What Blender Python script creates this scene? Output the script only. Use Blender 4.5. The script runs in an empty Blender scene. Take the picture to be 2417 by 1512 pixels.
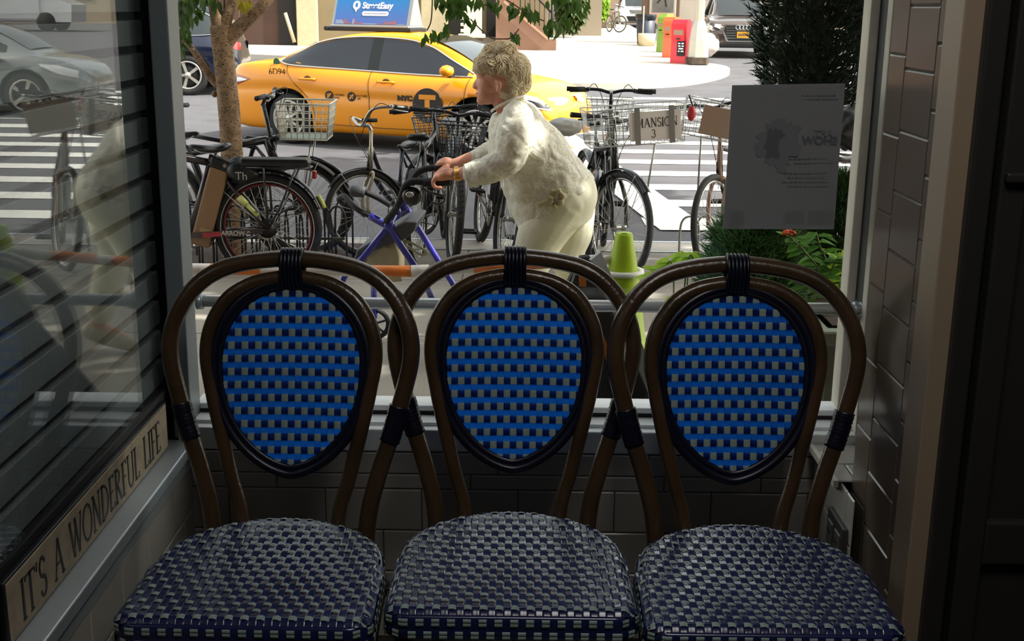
import bpy, bmesh, math, random
from mathutils import Vector, Matrix, noise
random.seed(7)
sc = bpy.context.scene
PI = math.pi
# ------------------------------------------------------------------ camera
FPX, PITCH, ROLL = 2850.0, math.radians(14.6), math.radians(0.7)
cam_d = bpy.data.cameras.new('camera'); cam = bpy.data.objects.new('camera', cam_d)
sc.collection.objects.link(cam); sc.camera = cam
cam_d.sensor_width = 36.0; cam_d.lens = FPX/2417*36.0; cam_d.clip_start = .05; cam_d.clip_end = 400
CAM = Matrix.Translation((0, 0, 1.46)) @ Matrix.Rotation(PI/2-PITCH, 4, 'X') @ Matrix.Rotation(ROLL, 4, 'Z')
cam.matrix_world = CAM
def ray(px, py):
    return CAM.to_3x3() @ Vector(((px-1208.5)/FPX, -(py-756)/FPX, -1.0))
def W(px, py, Y):                       # measured point: photo pixel at world depth Y
    d = ray(px, py); t = Y/d.y
    return Vector((d.x*t, Y, 1.46+d.z*t))
def G(px, py, z):                       # measured point on the plane of height z
    d = ray(px, py); t = (z-1.46)/d.z
    return Vector((d.x*t, d.y*t, z))
# ------------------------------------------------------------------ world, sun, exposure
world = bpy.data.worlds.new('world'); sc.world = world; world.use_nodes = True
wn = world.node_tree; wn.nodes.clear()
sky = wn.nodes.new('ShaderNodeTexSky'); sky.sky_type = 'NISHITA'; sky.sun_disc = False
SUN_EL, SUN_AZ = math.radians(50), math.atan2(-0.22, 1.0)      # direction towards the sun in the ground plane
sky.sun_elevation = SUN_EL; sky.sun_rotation = PI/2-SUN_AZ; sky.air_density = 1.0; sky.dust_density = 2.5
bg = wn.nodes.new('ShaderNodeBackground'); bg.inputs[1].default_value = .64
wo = wn.nodes.new('ShaderNodeOutputWorld')
hs = wn.nodes.new('ShaderNodeHueSaturation'); hs.inputs['Saturation'].default_value = .45      # hazy, partly clouded sky
tn = wn.nodes.new('ShaderNodeVectorMath'); tn.operation = 'MULTIPLY'; tn.inputs[1].default_value = (1.08, 1.0, .86)
wn.links.new(sky.outputs[0], hs.inputs['Color']); wn.links.new(hs.outputs[0], tn.inputs[0]); wn.links.new(tn.outputs[0], bg.inputs[0]); wn.links.new(bg.outputs[0], wo.inputs[0])
sun_d = bpy.data.lights.new('sun', 'SUN'); sun_d.energy = 9.0; sun_d.angle = math.radians(.6); sun_d.color = (1, .955, .88)
sun = bpy.data.objects.new('sun', sun_d); sc.collection.objects.link(sun)
sdir = Vector((math.cos(SUN_AZ)*math.cos(SUN_EL), math.sin(SUN_AZ)*math.cos(SUN_EL), math.sin(SUN_EL)))
sun.rotation_euler = (-sdir).to_track_quat('-Z', 'Y').to_euler()
sun.location = (6, -2, 14)
sc.view_settings.view_transform = 'Standard'; sc.view_settings.look = 'None'
sc.view_settings.gamma = 1.0; sc.view_settings.use_curve_mapping = False
sc.view_settings.exposure = 0.12
sc.cycles.max_bounces = 7; sc.cycles.transparent_max_bounces = 24; sc.cycles.diffuse_bounces = 4
sc.cycles.glossy_bounces = 4; sc.cycles.caustics_reflective = False; sc.cycles.caustics_refractive = False
sc.cycles.sample_clamp_indirect = 4.0
try: sc.cycles.use_denoising = True
except Exception: pass
# ------------------------------------------------------------------ materials
def lin(c):
    return tuple((x/12.92 if x <= .04045 else ((x+.055)/1.055)**2.4) for x in c)
def hexc(h):
    return lin(tuple(int(h[i:i+2], 16)/255 for i in (0, 2, 4)))
MATS = {}
def mat(name, col, rough=.5, metal=0, var=0, vscale=8, bump=0, bscale=60, trans=0, spec=.5, emit=0, coat=0):
    if name in MATS: return MATS[name]
    m = bpy.data.materials.new(name); m.use_nodes = True; nt = m.node_tree; b = nt.nodes['Principled BSDF']
    c = hexc(col) if isinstance(col, str) else col
    b.inputs['Base Color'].default_value = (*c, 1); b.inputs['Roughness'].default_value = rough
    b.inputs['Metallic'].default_value = metal; b.inputs['Specular IOR Level'].default_value = spec
    if coat: b.inputs['Coat Weight'].default_value = coat; b.inputs['Coat Roughness'].default_value = .05
    if emit: b.inputs['Emission Color'].default_value = (*c, 1); b.inputs['Emission Strength'].default_value = emit
    if var or bump:
        tc = nt.nodes.new('ShaderNodeTexCoord')
    if var:
        nz = nt.nodes.new('ShaderNodeTexNoise'); nz.inputs['Scale'].default_value = vscale; nz.inputs['Detail'].default_value = 5
        nt.links.new(tc.outputs['Object'], nz.inputs['Vector'])
        mr = nt.nodes.new('ShaderNodeMapRange'); mr.inputs['From Min'].default_value = .3; mr.inputs['From Max'].default_value = .7
        mr.inputs['To Min'].default_value = 1-var; mr.inputs['To Max'].default_value = 1+var
        nt.links.new(nz.outputs['Fac'], mr.inputs['Value'])
        mx = nt.nodes.new('ShaderNodeVectorMath'); mx.operation = 'SCALE'; mx.inputs[0].default_value = c
        nt.links.new(mr.outputs[0], mx.inputs['Scale']); nt.links.new(mx.outputs[0], b.inputs['Base Color'])
    if bump:
        n2 = nt.nodes.new('ShaderNodeTexNoise'); n2.inputs['Scale'].default_value = bscale; n2.inputs['Detail'].default_value = 4
        nt.links.new(tc.outputs['Object'], n2.inputs['Vector'])
        bp = nt.nodes.new('ShaderNodeBump'); bp.inputs['Strength'].default_value = bump; bp.inputs['Distance'].default_value = .01
        nt.links.new(n2.outputs['Fac'], bp.inputs['Height']); nt.links.new(bp.outputs[0], b.inputs['Normal'])
    if trans:                            # light passes through (leaves, thin plastic)
        tl = nt.nodes.new('ShaderNodeBsdfTranslucent'); tl.inputs[0].default_value = (*c, 1)
        ms = nt.nodes.new('ShaderNodeMixShader'); ms.inputs[0].default_value = trans
        out = nt.nodes['Material Output']
        nt.links.new(b.outputs[0], ms.inputs[1]); nt.links.new(tl.outputs[0], ms.inputs[2]); nt.links.new(ms.outputs[0], out.inputs[0])
    MATS[name] = m; return m
def glass_mat(name, tint=(1, 1, 1), ior=1.5, rough=0.0, haze=0.0, hazecol=(.5, .5, .5)):
    if name in MATS: return MATS[name]
    m = bpy.data.materials.new(name); m.use_nodes = True; nt = m.node_tree; nt.nodes.clear()
    out = nt.nodes.new('ShaderNodeOutputMaterial'); ge = nt.nodes.new('ShaderNodeNewGeometry')
    def mth(op, a, b=None):
        n = nt.nodes.new('ShaderNodeMath'); n.operation = op
        for i, x in enumerate((a, b)):
            if x is None: continue
            if isinstance(x, (int, float)): n.inputs[i].default_value = x
            else: nt.links.new(x, n.inputs[i])
        return n.outputs[0]
    dt = nt.nodes.new('ShaderNodeVectorMath'); dt.operation = 'DOT_PRODUCT'; nt.links.new(ge.outputs['Incoming'], dt.inputs[0]); nt.links.new(ge.outputs['Normal'], dt.inputs[1])
    f0 = ((ior-1)/(ior+1))**2       # reflectance by the angle of view, the same from both sides of the thin sheet
    fac = mth('ADD', mth('MULTIPLY', mth('POWER', mth('SUBTRACT', 1.0, mth('ABSOLUTE', dt.outputs['Value'])), 5.0), 1-f0), f0)
    tr = nt.nodes.new('ShaderNodeBsdfTransparent'); tr.inputs[0].default_value = (*tint, 1)
    gl = nt.nodes.new('ShaderNodeBsdfGlossy'); gl.inputs['Roughness'].default_value = rough
    mx = nt.nodes.new('ShaderNodeMixShader'); nt.links.new(fac, mx.inputs[0])
    src = tr.outputs[0]
    if haze:
        df = nt.nodes.new('ShaderNodeBsdfDiffuse'); df.inputs[0].default_value = (*hazecol, 1)
        hz = nt.nodes.new('ShaderNodeMixShader'); hz.inputs[0].default_value = haze
        nt.links.new(src, hz.inputs[1]); nt.links.new(df.outputs[0], hz.inputs[2]); src = hz.outputs[0]
    nt.links.new(src, mx.inputs[1]); nt.links.new(gl.outputs[0], mx.inputs[2]); nt.links.new(mx.outputs[0], out.inputs[0])
    MATS[name] = m; return m
# ------------------------------------------------------------------ objects
COL = sc.collection
def props(o, label=None, cat=None, group=None, kind=None):
    if label: o['label'] = label
    if cat: o['category'] = cat
    if group: o['group'] = group
    if kind: o['kind'] = kind
    return o
def thing(name, label, cat, loc=(0, 0, 0), rz=0, group=None):
    o = bpy.data.objects.new(name, None); COL.objects.link(o); o.empty_display_size = .1
    o.location = loc; o.rotation_euler = (0, 0, rz); props(o, label, cat, group); return o
class MB:
    """collects geometry; build() links it as one mesh object"""
    def __init__(s, M=None): s.v = []; s.f = []; s.mi = []; s.mats = []; s.M = M or Matrix.Identity(4); s.cur = 0; s.sm = []; s.smooth = True
    def use(s, m, smooth=None):
        if m not in s.mats: s.mats.append(m)
        s.cur = s.mats.index(m)
        if smooth is not None: s.smooth = smooth
        return s
    def add(s, vs, fs, smooth=None):
        n = len(s.v); M = s.M
        s.v += [M @ Vector(p) for p in vs]
        for f in fs: s.f.append([i+n for i in f]); s.mi.append(s.cur); s.sm.append(s.smooth if smooth is None else smooth)
        return s
    def box(s, a, b, smooth=False):
        x0, y0, z0 = a; x1, y1, z1 = b
        return s.add([(x0, y0, z0), (x1, y0, z0), (x1, y1, z0), (x0, y1, z0), (x0, y0, z1), (x1, y0, z1), (x1, y1, z1), (x0, y1, z1)],
              [(3, 2, 1, 0), (4, 5, 6, 7), (0, 1, 5, 4), (1, 2, 6, 5), (2, 3, 7, 6), (3, 0, 4, 7)], smooth)
    def rbox(s, a, b, r=.01):             # box with chamfered edges
        c = [(a[i]+b[i])/2 for i in range(3)]; h = [abs(b[i]-a[i])/2 for i in range(3)]; r = min(r, *[x*.98 for x in h])
        bm = bmesh.new(); bmesh.ops.create_cube(bm, size=2)
        for v in bm.verts: v.co = Vector((c[0]+v.co.x*h[0], c[1]+v.co.y*h[1], c[2]+v.co.z*h[2]))
        bmesh.ops.bevel(bm, geom=bm.edges[:], offset=r, segments=2, profile=.5, affect='EDGES')
        s.bm(bm, False); return s
    def bm(s, bm, smooth=None):
        bm.verts.index_update(); s.add([v.co.copy() for v in bm.verts], [[v.index for v in f.verts] for f in bm.faces], smooth); bm.free(); return s
    def tube(s, path, r, seg=8, closed=False, caps=True, flat=1.0):
        P = [Vector(p) for p in path]; n = len(P); rs = r if isinstance(r, (list, tuple)) else [r]*n
        vs = []; T = []
        for i in range(n):
            a = P[(i-1) % n] if (closed or i > 0) else P[i]; b = P[(i+1) % n] if (closed or i < n-1) else P[i]
            d = b-a; T.append(d.normalized() if d.length > 1e-9 else Vector((0, 0, 1)))
        t0 = T[0]; ref = Vector((0, 0, 1)) if abs(t0.z) < .9 else Vector((1, 0, 0)); u = (ref-t0*ref.dot(t0)).normalized()
        for i in range(n):
            t = T[i]; u = (u-t*u.dot(t)); u = u.normalized() if u.length > 1e-6 else t.orthogonal().normalized(); w = t.cross(u)
            for k in range(seg):
                a = 2*PI*k/seg; vs.append(P[i]+(u*math.cos(a)+w*math.sin(a)*flat)*rs[i])
        fs = []
        for i in range(n if closed else n-1):
            j = (i+1) % n
            for k in range(seg):
                l = (k+1) % seg; fs.append((i*seg+k, i*seg+l, j*seg+l, j*seg+k))
        if caps and not closed:
            fs.append(tuple(range(seg))[::-1]); fs.append(tuple((n-1)*seg+k for k in range(seg)))
        return s.add(vs, fs)
    def lathe(s, prof, seg=24, c=(0, 0, 0), axis='Z'):
        vs = []; fs = []; n = len(prof)
        for k in range(seg):
            a = 2*PI*k/seg; ca, sa = math.cos(a), math.sin(a)
            for r, h in prof:
                if axis == 'Z': p = (c[0]+r*ca, c[1]+r*sa, c[2]+h)
                elif axis == 'Y': p = (c[0]+r*ca, c[1]+h, c[2]+r*sa)
                else: p = (c[0]+h, c[1]+r*ca, c[2]+r*sa)
                vs.append(p)
        for k in range(seg):
            l = (k+1) % seg
            for i in range(n-1): fs.append((k*n+i, l*n+i, l*n+i+1, k*n+i+1))
        return s.add(vs, fs)
    def ball(s, c, r, sx=1, sy=1, sz=1, sub=2, rot=None):
        bm = bmesh.new(); bmesh.ops.create_icosphere(bm, subdivisions=sub, radius=1)
        for v in bm.verts:
            p = Vector((v.co.x*sx*r, v.co.y*sy*r, v.co.z*sz*r))
            if rot: p = rot @ p
            v.co = p+Vector(c)
        return s.bm(bm, True)
    def prism(s, pts, d, axis='Y', smooth=False):     # outline (a,b) extruded d=(d0,d1) along axis
        n = len(pts)
        def P(a, b, h): return (a, h, b) if axis == 'Y' else ((h, a, b) if axis == 'X' else (a, b, h))
        vs = [P(a, b, d[0]) for a, b in pts]+[P(a, b, d[1]) for a, b in pts]
        fs = [tuple(range(n)), tuple(range(2*n-1, n-1, -1))]+[(i, i+n, (i+1) % n+n, (i+1) % n) for i in range(n)]
        return s.add(vs, fs, smooth)
    def quad(s, a, b, c, d): return s.add([a, b, c, d], [(0, 1, 2, 3)], False)
    def bar(s, a, b, w, h=None):           # rectangular bar
        a, b = Vector(a), Vector(b); h = h or w
        t = (b-a).normalized(); ref = Vector((0, 0, 1)) if abs(t.z) < .95 else Vector((0, 1, 0)); u = ref.cross(t).normalized(); w2 = t.cross(u)
        vs = [p+u*x*w/2+w2*y*h/2 for p in (a, b) for x, y in ((-1, -1), (1, -1), (1, 1), (-1, 1))]
        return s.add(vs, [(3, 2, 1, 0), (4, 5, 6, 7), (0, 1, 5, 4), (1, 2, 6, 5), (2, 3, 7, 6), (3, 0, 4, 7)], False)
    def build(s, name, m=None, parent=None, norm=True, **kw):
        me = bpy.data.meshes.new(name); me.from_pydata([tuple(v) for v in s.v], [], s.f)
        if m is not None and not s.mats: s.mats = [m]
        for x in s.mats: me.materials.append(x)
        me.polygons.foreach_set('material_index', s.mi); me.polygons.foreach_set('use_smooth', s.sm)
        if norm:
            bm = bmesh.new(); bm.from_mesh(me); bmesh.ops.recalc_face_normals(bm, faces=bm.faces[:]); bm.to_mesh(me); bm.free()
        me.update(); o = bpy.data.objects.new(name, me); COL.objects.link(o)
        if parent is not None: o.parent = parent
        props(o, **kw); return o
def struct(o): o['kind'] = 'structure'; return o
def apply_mods(o):
    dg = bpy.context.evaluated_depsgraph_get(); me = bpy.data.meshes.new_from_object(o.evaluated_get(dg)); old = o.data
    o.modifiers.clear(); o.data = me; bpy.data.meshes.remove(old)
def remesh(o, vox, smooth=4):
    md = o.modifiers.new('r', 'REMESH'); md.mode = 'VOXEL'; md.voxel_size = vox; md.use_smooth_shade = True
    if smooth: sm = o.modifiers.new('s', 'SMOOTH'); sm.iterations = smooth; sm.factor = .5
    apply_mods(o)
def catmull(pts, n=8, closed=False):
    P = [Vector(p) for p in pts]; out = []; N = len(P)
    for i in range(N if closed else N-1):
        p1, p2 = P[i], P[(i+1) % N]
        p0 = P[i-1] if (closed or i > 0) else p1*2-p2; p3 = P[(i+2) % N] if (closed or i < N-2) else p2*2-p1
        for k in range(n):
            t = k/n; out.append(.5*((2*p1)+(p2-p0)*t+(2*p0-5*p1+4*p2-p3)*t*t+(3*p1-p0-3*p2+p3)*t**3))
    if not closed: out.append(P[-1])
    return out
def interp(tab, x):
    if x <= tab[0][0]: return tab[0][1]
    for (a, b), (c, d) in zip(tab, tab[1:]):
        if x <= c: return b+(d-b)*(x-a)/(c-a)
    return tab[-1][1]
def sinterp(tab, x):                     # smooth (catmull) interpolation
    n = len(tab)
    if x <= tab[0][0]: return tab[0][1]
    if x >= tab[-1][0]: return tab[-1][1]
    for i in range(n-1):
        if x <= tab[i+1][0]:
            x1, y1 = tab[i]; x2, y2 = tab[i+1]; t = (x-x1)/(x2-x1)
            m1 = (y2-tab[i-1][1])/(x2-tab[i-1][0]) if i > 0 else (y2-y1)/(x2-x1)
            m2 = (tab[i+2][1]-y1)/(tab[i+2][0]-x1) if i < n-2 else (y2-y1)/(x2-x1)
            h = x2-x1; return (2*t**3-3*t*t+1)*y1+(t**3-2*t*t+t)*h*m1+(-2*t**3+3*t*t)*y2+(t**3-t*t)*h*m2
def text_mesh(txt, size, name, m, parent, M, ext=.002, sx=1.0, align='CENTER', bold=0.0):
    cu = bpy.data.curves.new('t', 'FONT'); cu.body = txt; cu.size = size; cu.extrude = ext; cu.align_x = align; cu.align_y = 'CENTER'; cu.offset = bold
    o = bpy.data.objects.new('t', cu); COL.objects.link(o); dg = bpy.context.evaluated_depsgraph_get()
    me = bpy.data.meshes.new_from_object(o.evaluated_get(dg)); bpy.data.objects.remove(o); bpy.data.curves.remove(cu)
    me.transform(M @ Matrix.Diagonal((sx, 1, 1, 1))); me.materials.clear(); me.materials.append(m)
    ob = bpy.data.objects.new(name, me); COL.objects.link(ob); ob.parent = parent; return ob
# stroke lettering with thick and thin strokes and serifs: glyph = list of (polyline, width)
TH, TN = .15, .06
def arc(cx, cy, rx, ry, a0, a1, n=14): return [(cx+rx*math.cos(math.radians(a0+(a1-a0)*i/n)), cy+ry*math.sin(math.radians(a0+(a1-a0)*i/n))) for i in range(n+1)]
GL = {
 'I': (.25, [([(.12, 0), (.12, 1)], TH), ([(0, 1), (.25, 1)], TN), ([(0, 0), (.25, 0)], TN)]),
 'T': (.7, [([(.35, 0), (.35, 1)], TH), ([(0, .97), (.7, .97)], TN), ([(0, .97), (0, .85)], TN), ([(.7, .97), (.7, .85)], TN), ([(.22, 0), (.48, 0)], TN)]),
 'S': (.5, [(arc(.25, .74, .2, .24, 20, 270)+arc(.25, .26, .22, .25, 90, -160), .11)]),
 'A': (.8, [([(.4, 1), (.08, 0)], TN), ([(.4, 1), (.72, 0)], TH), ([(.2, .36), (.6, .36)], TN), ([(0, 0), (.18, 0)], TN), ([(.6, 0), (.84, 0)], TN)]),
 'W': (1.1, [([(.05, 1), (.32, 0)], TH), ([(.32, 0), (.55, .95)], TN), ([(.5, 1), (.78, 0)], TH), ([(.78, 0), (1.05, 1)], TN), ([(-.03, 1), (.15, 1)], TN), ([(.95, 1), (1.12, 1)], TN)]),
 'O': (.85, [(arc(.42, .5, .4, .49, 0, 360, 28), .1)]),
 'N': (.8, [([(.12, 0), (.12, 1)], TN), ([(.12, 1), (.68, 0)], TH), ([(.68, 0), (.68, 1)], TN), ([(0, 1), (.16, 1)], TN), ([(0, 0), (.24, 0)], TN), ([(.56, 1), (.8, 1)], TN)]),
 'D': (.75, [([(.12, 0), (.12, 1)], TH), (arc(.14, .5, .56, .49, 90, -90, 18), .09), ([(0, 0), (.2, 0)], TN), ([(0, 1), (.2, 1)], TN)]),
 'E': (.55, [([(.12, 0), (.12, 1)], TH), ([(0, .98), (.5, .98), (.5, .88)], TN), ([(.12, .52), (.42, .52)], TN), ([(0, .02), (.52, .02), (.52, .14)], TN)]),
 'R': (.7, [([(.12, 0), (.12, 1)], TH), (arc(.14, .75, .36, .24, 90, -90, 14), .09), ([(.25, .5), (.66, 0)], TH), ([(0, 0), (.24, 0)], TN), ([(0, 1), (.2, 1)], TN)]),
 'F': (.52, [([(.12, 0), (.12, 1)], TH), ([(0, .98), (.5, .98), (.5, .86)], TN), ([(.12, .52), (.42, .52)], TN), ([(0, 0), (.25, 0)], TN)]),
 'U': (.75, [([(.12, 1), (.12, .35)]+arc(.38, .3, .26, .3, 180, 360, 14)+[(.64, 1)], .1), ([(0, 1), (.24, 1)], TN), ([(.54, 1), (.75, 1)], TN)]),
 'L': (.55, [([(.12, 0), (.12, 1)], TH), ([(0, .02), (.52, .02), (.52, .16)], TN), ([(0, 1), (.24, 1)], TN)]),
 'M': (1.0, [([(.14, 0), (.14, 1)], TN), ([(.14, 1), (.5, .05)], TH), ([(.5, .05), (.86, 1)], TN), ([(.86, 1), (.86, 0)], TH), ([(0, 0), (.26, 0)], TN), ([(.74, 0), (1, 0)], TN)]),
 "'": (.14, [([(.08, 1), (.05, .78)], .08)]), ' ': (.45, []),
 '3': (.5, [(arc(.22, .74, .2, .23, 150, -80, 12)+arc(.2, .24, .26, .27, 80, -160, 14), .1)]),
}
def lettering(txt, h, name, m, parent, M, thick=.002, sx=1.0, gap=.14, weight=1.0):
    mb = MB(M); x = 0; tot = sum(GL[c][0]+gap for c in txt)-gap; x = -tot/2
    for c in txt:
        w, strokes = GL[c]
        for pl, sw in strokes:
            P = [Vector(((x+a)*sx*h, (b-.5)*h, 0)) for a, b in pl]; sw = sw*h*weight*(sx if sx < 1 else 1); vs = []; n = len(P)
            for i in range(n):
                d = (P[min(i+1, n-1)]-P[max(i-1, 0)]).normalized(); q = Vector((-d.y, d.x, 0))*sw/2
                for z in (0, thick): vs += [P[i]+q+Vector((0, 0, z)), P[i]-q+Vector((0, 0, z))]
            fs = []
            for i in range(n-1):
                a = i*4; b = a+4
                fs += [(a, a+1, b+1, b), (a+2, b+2, b+3, a+3), (a, b, b+2, a+2), (a+1, a+3, b+3, b+1)]
            fs += [(0, 2, 3, 1), ((n-1)*4, (n-1)*4+1, (n-1)*4+3, (n-1)*4+2)]
            mb.add(vs, fs, False)
        x += w+gap
    return mb.build(name, m, parent)
# ------------------------------------------------------------------ the room
M_tile = mat('glazed_tile', 'b3ada3', .22, var=.06, vscale=3)
M_grout = mat('grout', '4a4743', .9)
M_steel = mat('brushed_steel', 'bcc4c8', .38, .55, bump=.05, bscale=90)
M_alu = mat('painted_aluminium', '8f979b', .42, .5)
M_whiteframe = mat('worn_white_paint', 'c9c3b4', .5, var=.12, vscale=14)
M_black = mat('black_rubber', '0b0b0c', .6)
M_darkwall = mat('dark_paint', '1b1c1d', .6)
M_slat = mat('grey_slat_board', '858b8c', .5, var=.05)
M_glass = glass_mat('window_glass', (.97, .985, .975), 1.5)
M_tile_dim = mat('shade_darkened_brown_tile', '62564c', .2, var=.08, vscale=3)  # brownish tile, colour darkened to stand in for shade on the right pier
def tiles(mb, P, u0, u1, rows, t=.0025, g=.0022, M_tile=M_tile):
    """rows: (z0, z1, width, offset); P(u, z, depth) -> point; tiles stand t proud of the grout"""
    mb.use(M_grout, False); z0 = min(r[0] for r in rows); z1 = max(r[1] for r in rows)
    mb.add([P(u0, z0, 0), P(u1, z0, 0), P(u1, z1, 0), P(u0, z1, 0)], [(0, 1, 2, 3)])
    mb.use(M_tile)
    for a, b, w, off in rows:
        u = u0-w+(off % w)
        while u < u1:
            x0, x1 = max(u+g/2, u0), min(u+w-g/2, u1); y0, y1 = a+g/2, b-g/2; c = .003
            if x1-x0 > .008:
                mb.add([P(x0, y0, 0), P(x1, y0, 0), P(x1, y1, 0), P(x0, y1, 0), P(x0+c, y0+c, t), P(x1-c, y0+c, t), P(x1-c, y1-c, t), P(x0+c, y1-c, t)],
                       [(4, 5, 6, 7), (0, 1, 5, 4), (1, 2, 6, 5), (2, 3, 7, 6), (3, 0, 4, 7)])
            u += w
def std_rows(z0, z1, h=.105, w=.173, off=0.0):
    r = []; k = 0; z = z1
    while z > z0: r.append((max(z-h, z0), z, w, off+(w/2 if k % 2 else 0))); z -= h; k += 1
    return r
mb = MB().use(mat('floor_tile', '3a3835', .35, var=.2, vscale=5), False); mb.box((-1.2, -2.2, -.05), (1.6, 2.6, 0)); struct(mb.build('floor'))
mb = MB().use(mat('ceiling_paint', '2a2a29', .8), False); mb.box((-1.2, -2.2, 2.6), (1.6, 3.0, 2.66)); struct(mb.build('ceiling'))
mb = MB().use(M_darkwall, False); mb.box((-1.2, -2.26, 0), (1.6, -2.2, 2.6)); struct(mb.build('wall_rear'))
cl_ = thing('fill_light_panel', 'unseen fill light panel added above the near end of the seating bay', 'lamp', (.30, .80, 2.6))  # out of view, added to brighten the chairs and inner walls
MB().use(mat('fill_panel_housing', 'b5b5b0', .4), False).rbox((-.42, -.32, -.05), (.42, .32, 0), .01).build('housing', parent=cl_)
MB().use(mat('fill_panel_diffuser', (1, .97, .92), .5, emit=11.0), False).box((-.38, -.28, -.056), (.38, .28, -.0505)).build('diffuser', parent=cl_)
# wall under the window
mb = MB(); zt = .468
rows = [(zt-.053, zt, .173, .04), (zt-.09, zt-.053, .223, .0), (zt-.193, zt-.09, .223, .11)]+std_rows(0, zt-.193, .104, .223, .02)
tiles(mb, lambda u, z, d: (u, 2.60-d, z), -.76, .86, rows)
mb.use(M_darkwall, False); mb.box((-.9, 2.6005, -.2), (1.1, 2.78, .468)); struct(mb.build('wall_front'))
# header and outer wall above and beside the window
mb = MB().use(M_darkwall, False); mb.box((-1.2, 2.62, 2.2), (1.6, 2.9, 2.66)); struct(mb.build('wall_header'))
mb = MB().use(mat('facade_brick', '5d3a2c', .85, var=.15, vscale=4), False); mb.box((-9, 2.78, -.3), (-.93, 3.0, 12)); mb.box((.9, 2.78, -.3), (9, 3.0, 12)); mb.box((-9, 2.905, 2.2), (9, 3.0, 12)); struct(mb.build('wall_facade'))
# left wall: grooved slat board, with a sheet of glass before its near part
mb = MB().use(M_slat, False); z = .47; k = 0
mb.use(M_black, False).box((-.90, -2.2, 0), (-.818, 2.74, 2.6))
while z < 2.55:
    mb.use(M_slat, False).rbox((-.829, -.6, z+.009), (-.800, 2.70, z+.0605), .002); z += .0685
mb.use(M_black, False).box((-.83, 2.655, 0), (-.769, 2.70, 2.6)); struct(mb.build('wall_left'))
gp = MB().use(glass_mat('wall_glass', (.93, .95, .95), 1.5), False).box((-.788, -.6, .615), (-.783, 2.70, 2.5))
o = gp.build('window_2'); struct(o)
mb = MB().use(M_black, False); mb.box((-.799, -.6, .596), (-.7795, 2.60, .616)); mb.box((-.799, -.6, .493), (-.7815, 2.60, .6)); struct(mb.build('trim_4'))
# steel ledge on the left and the tiled wall beneath it
LZ = .493
mb = MB().use(M_steel, False); mb.rbox((-.83, .3, LZ-.028), (-.722, 2.598, LZ), .003); mb.rbox((-.83, .3, LZ-.060), (-.729, 2.598, LZ-.029), .002); struct(mb.build('trim_1'))
mb = MB(); tiles(mb, lambda u, z, d: (-.735+d, u, z), .3, 2.6, std_rows(0, LZ-.06, .104, .173, .06)); mb.use(M_darkwall, False).box((-.9, -2.2, 0), (-.736, 2.6, LZ-.06)); struct(mb.build('wall_left_low'))
# window: columns, sill, glass, rail
mb = MB().use(mat('column_metal', '7f878b', .45, .35), False)
mb.rbox((-.769, 2.604, LZ), (-.728, 2.69, 2.25), .004); struct(mb.build('trim_2'))
mb = MB().use(mat('sill_paint', 'eef0f0', .4), False)
mb.rbox((-.76, 2.602, .468), (.86, 2.64, .522), .004); mb.rbox((-.74, 2.63, .47), (.80, 2.69, .530), .003)
mb.rbox((-.74, 2.685, .47), (.80, 2.76, .552), .004); mb.use(M_black).box((-.74, 2.684, .53), (.80, 2.6855, .5395)); struct(mb.build('trim_3'))
mb = MB().use(M_whiteframe, False); mb.rbox((.768, 2.70, .5), (.790, 2.76, 2.25), .003); mb.rbox((.786, 2.604, .5), (.862, 2.64, 2.25), .004)
mb.use(M_black, False).box((.788, 2.63, .5), (.83, 2.75, 2.25)); mb.use(M_whiteframe).rbox((-.74, 2.66, 2.16), (.80, 2.76, 2.25), .004)
wf = struct(mb.build('window_1'))
gl = MB().use(M_glass, False).box((-.745, 2.715, .54), (.79, 2.721, 2.2)).build('window_pane', parent=wf)
mb = MB().use(mat('rail_steel', 'd9dcdd', .3, .5)); mb.tube([(-.715, 2.655, .805), (.83, 2.655, .805)], .0135, 16); rail = mb.build('handrail', label='round steel rail running across the window behind the chair backs', cat='rail')
rg = MB().use(M_steel)
for k in range(3): rg.tube([(.755+.016*k, 2.655, .805), (.757+.016*k+.006, 2.655, .805)], .0165, 14)
rg.tube([(.79, 2.655, .805), (.79, 2.70, .805)], .012, 10); rg.build('bracket', parent=rail)
rg = MB().use(M_steel); rg.tube([(-.700, 2.655, .805), (-.714, 2.655, .805)], .019, 14); rg.build('bracket', parent=rail)
# right: tiled pier, ledge in the window reveal, trim and door
XR = .722
mb = MB(); TT = dict(M_tile=M_tile_dim); tiles(mb, lambda u, z, d: (XR-d, u, z), 2.278, 2.378, [(z_, z_+.15, 9, 4) for z_ in [.03+.15*i for i in range(17)]], **TT); tiles(mb, lambda u, z, d: (XR-d, u, z), 2.115, 2.278, [(z_, z_+.113, 9, 4) for z_ in [.113*i for i in range(22)]], **TT); tiles(mb, lambda u, z, d: (XR-d, u, z), 2.005, 2.115, [(z_, z_+.113, 9, 4) for z_ in [.05+.113*i for i in range(22)]], **TT); mb.use(M_grout, False).box((XR+.001, 2.0, 0), (XR+.3, 2.376, 2.6)); struct(mb.build('wall_right'))
mb = MB(); tiles(mb, lambda u, z, d: (.700-d, u, z), 2.28, 2.6, std_rows(0, .497, .104, .16, .05)); mb.use(M_darkwall, False).box((.7005, 2.378, 0), (.9, 2.6, .497)); struct(mb.build('wall_right_low'))
mb = MB(); tiles(mb, lambda u, z, d: (u, z, .4985+d), .690, .86, [(2.378, 2.475, .2, .04), (2.475, 2.60, .2, .12)])
mb.use(M_whiteframe, False).box((.680, 2.372, .488), (.690, 2.60, .503)); mb.use(M_grout, False).box((.69, 2.378, .48), (.9, 2.6, .4975)); struct(mb.build('trim_5'))
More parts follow.
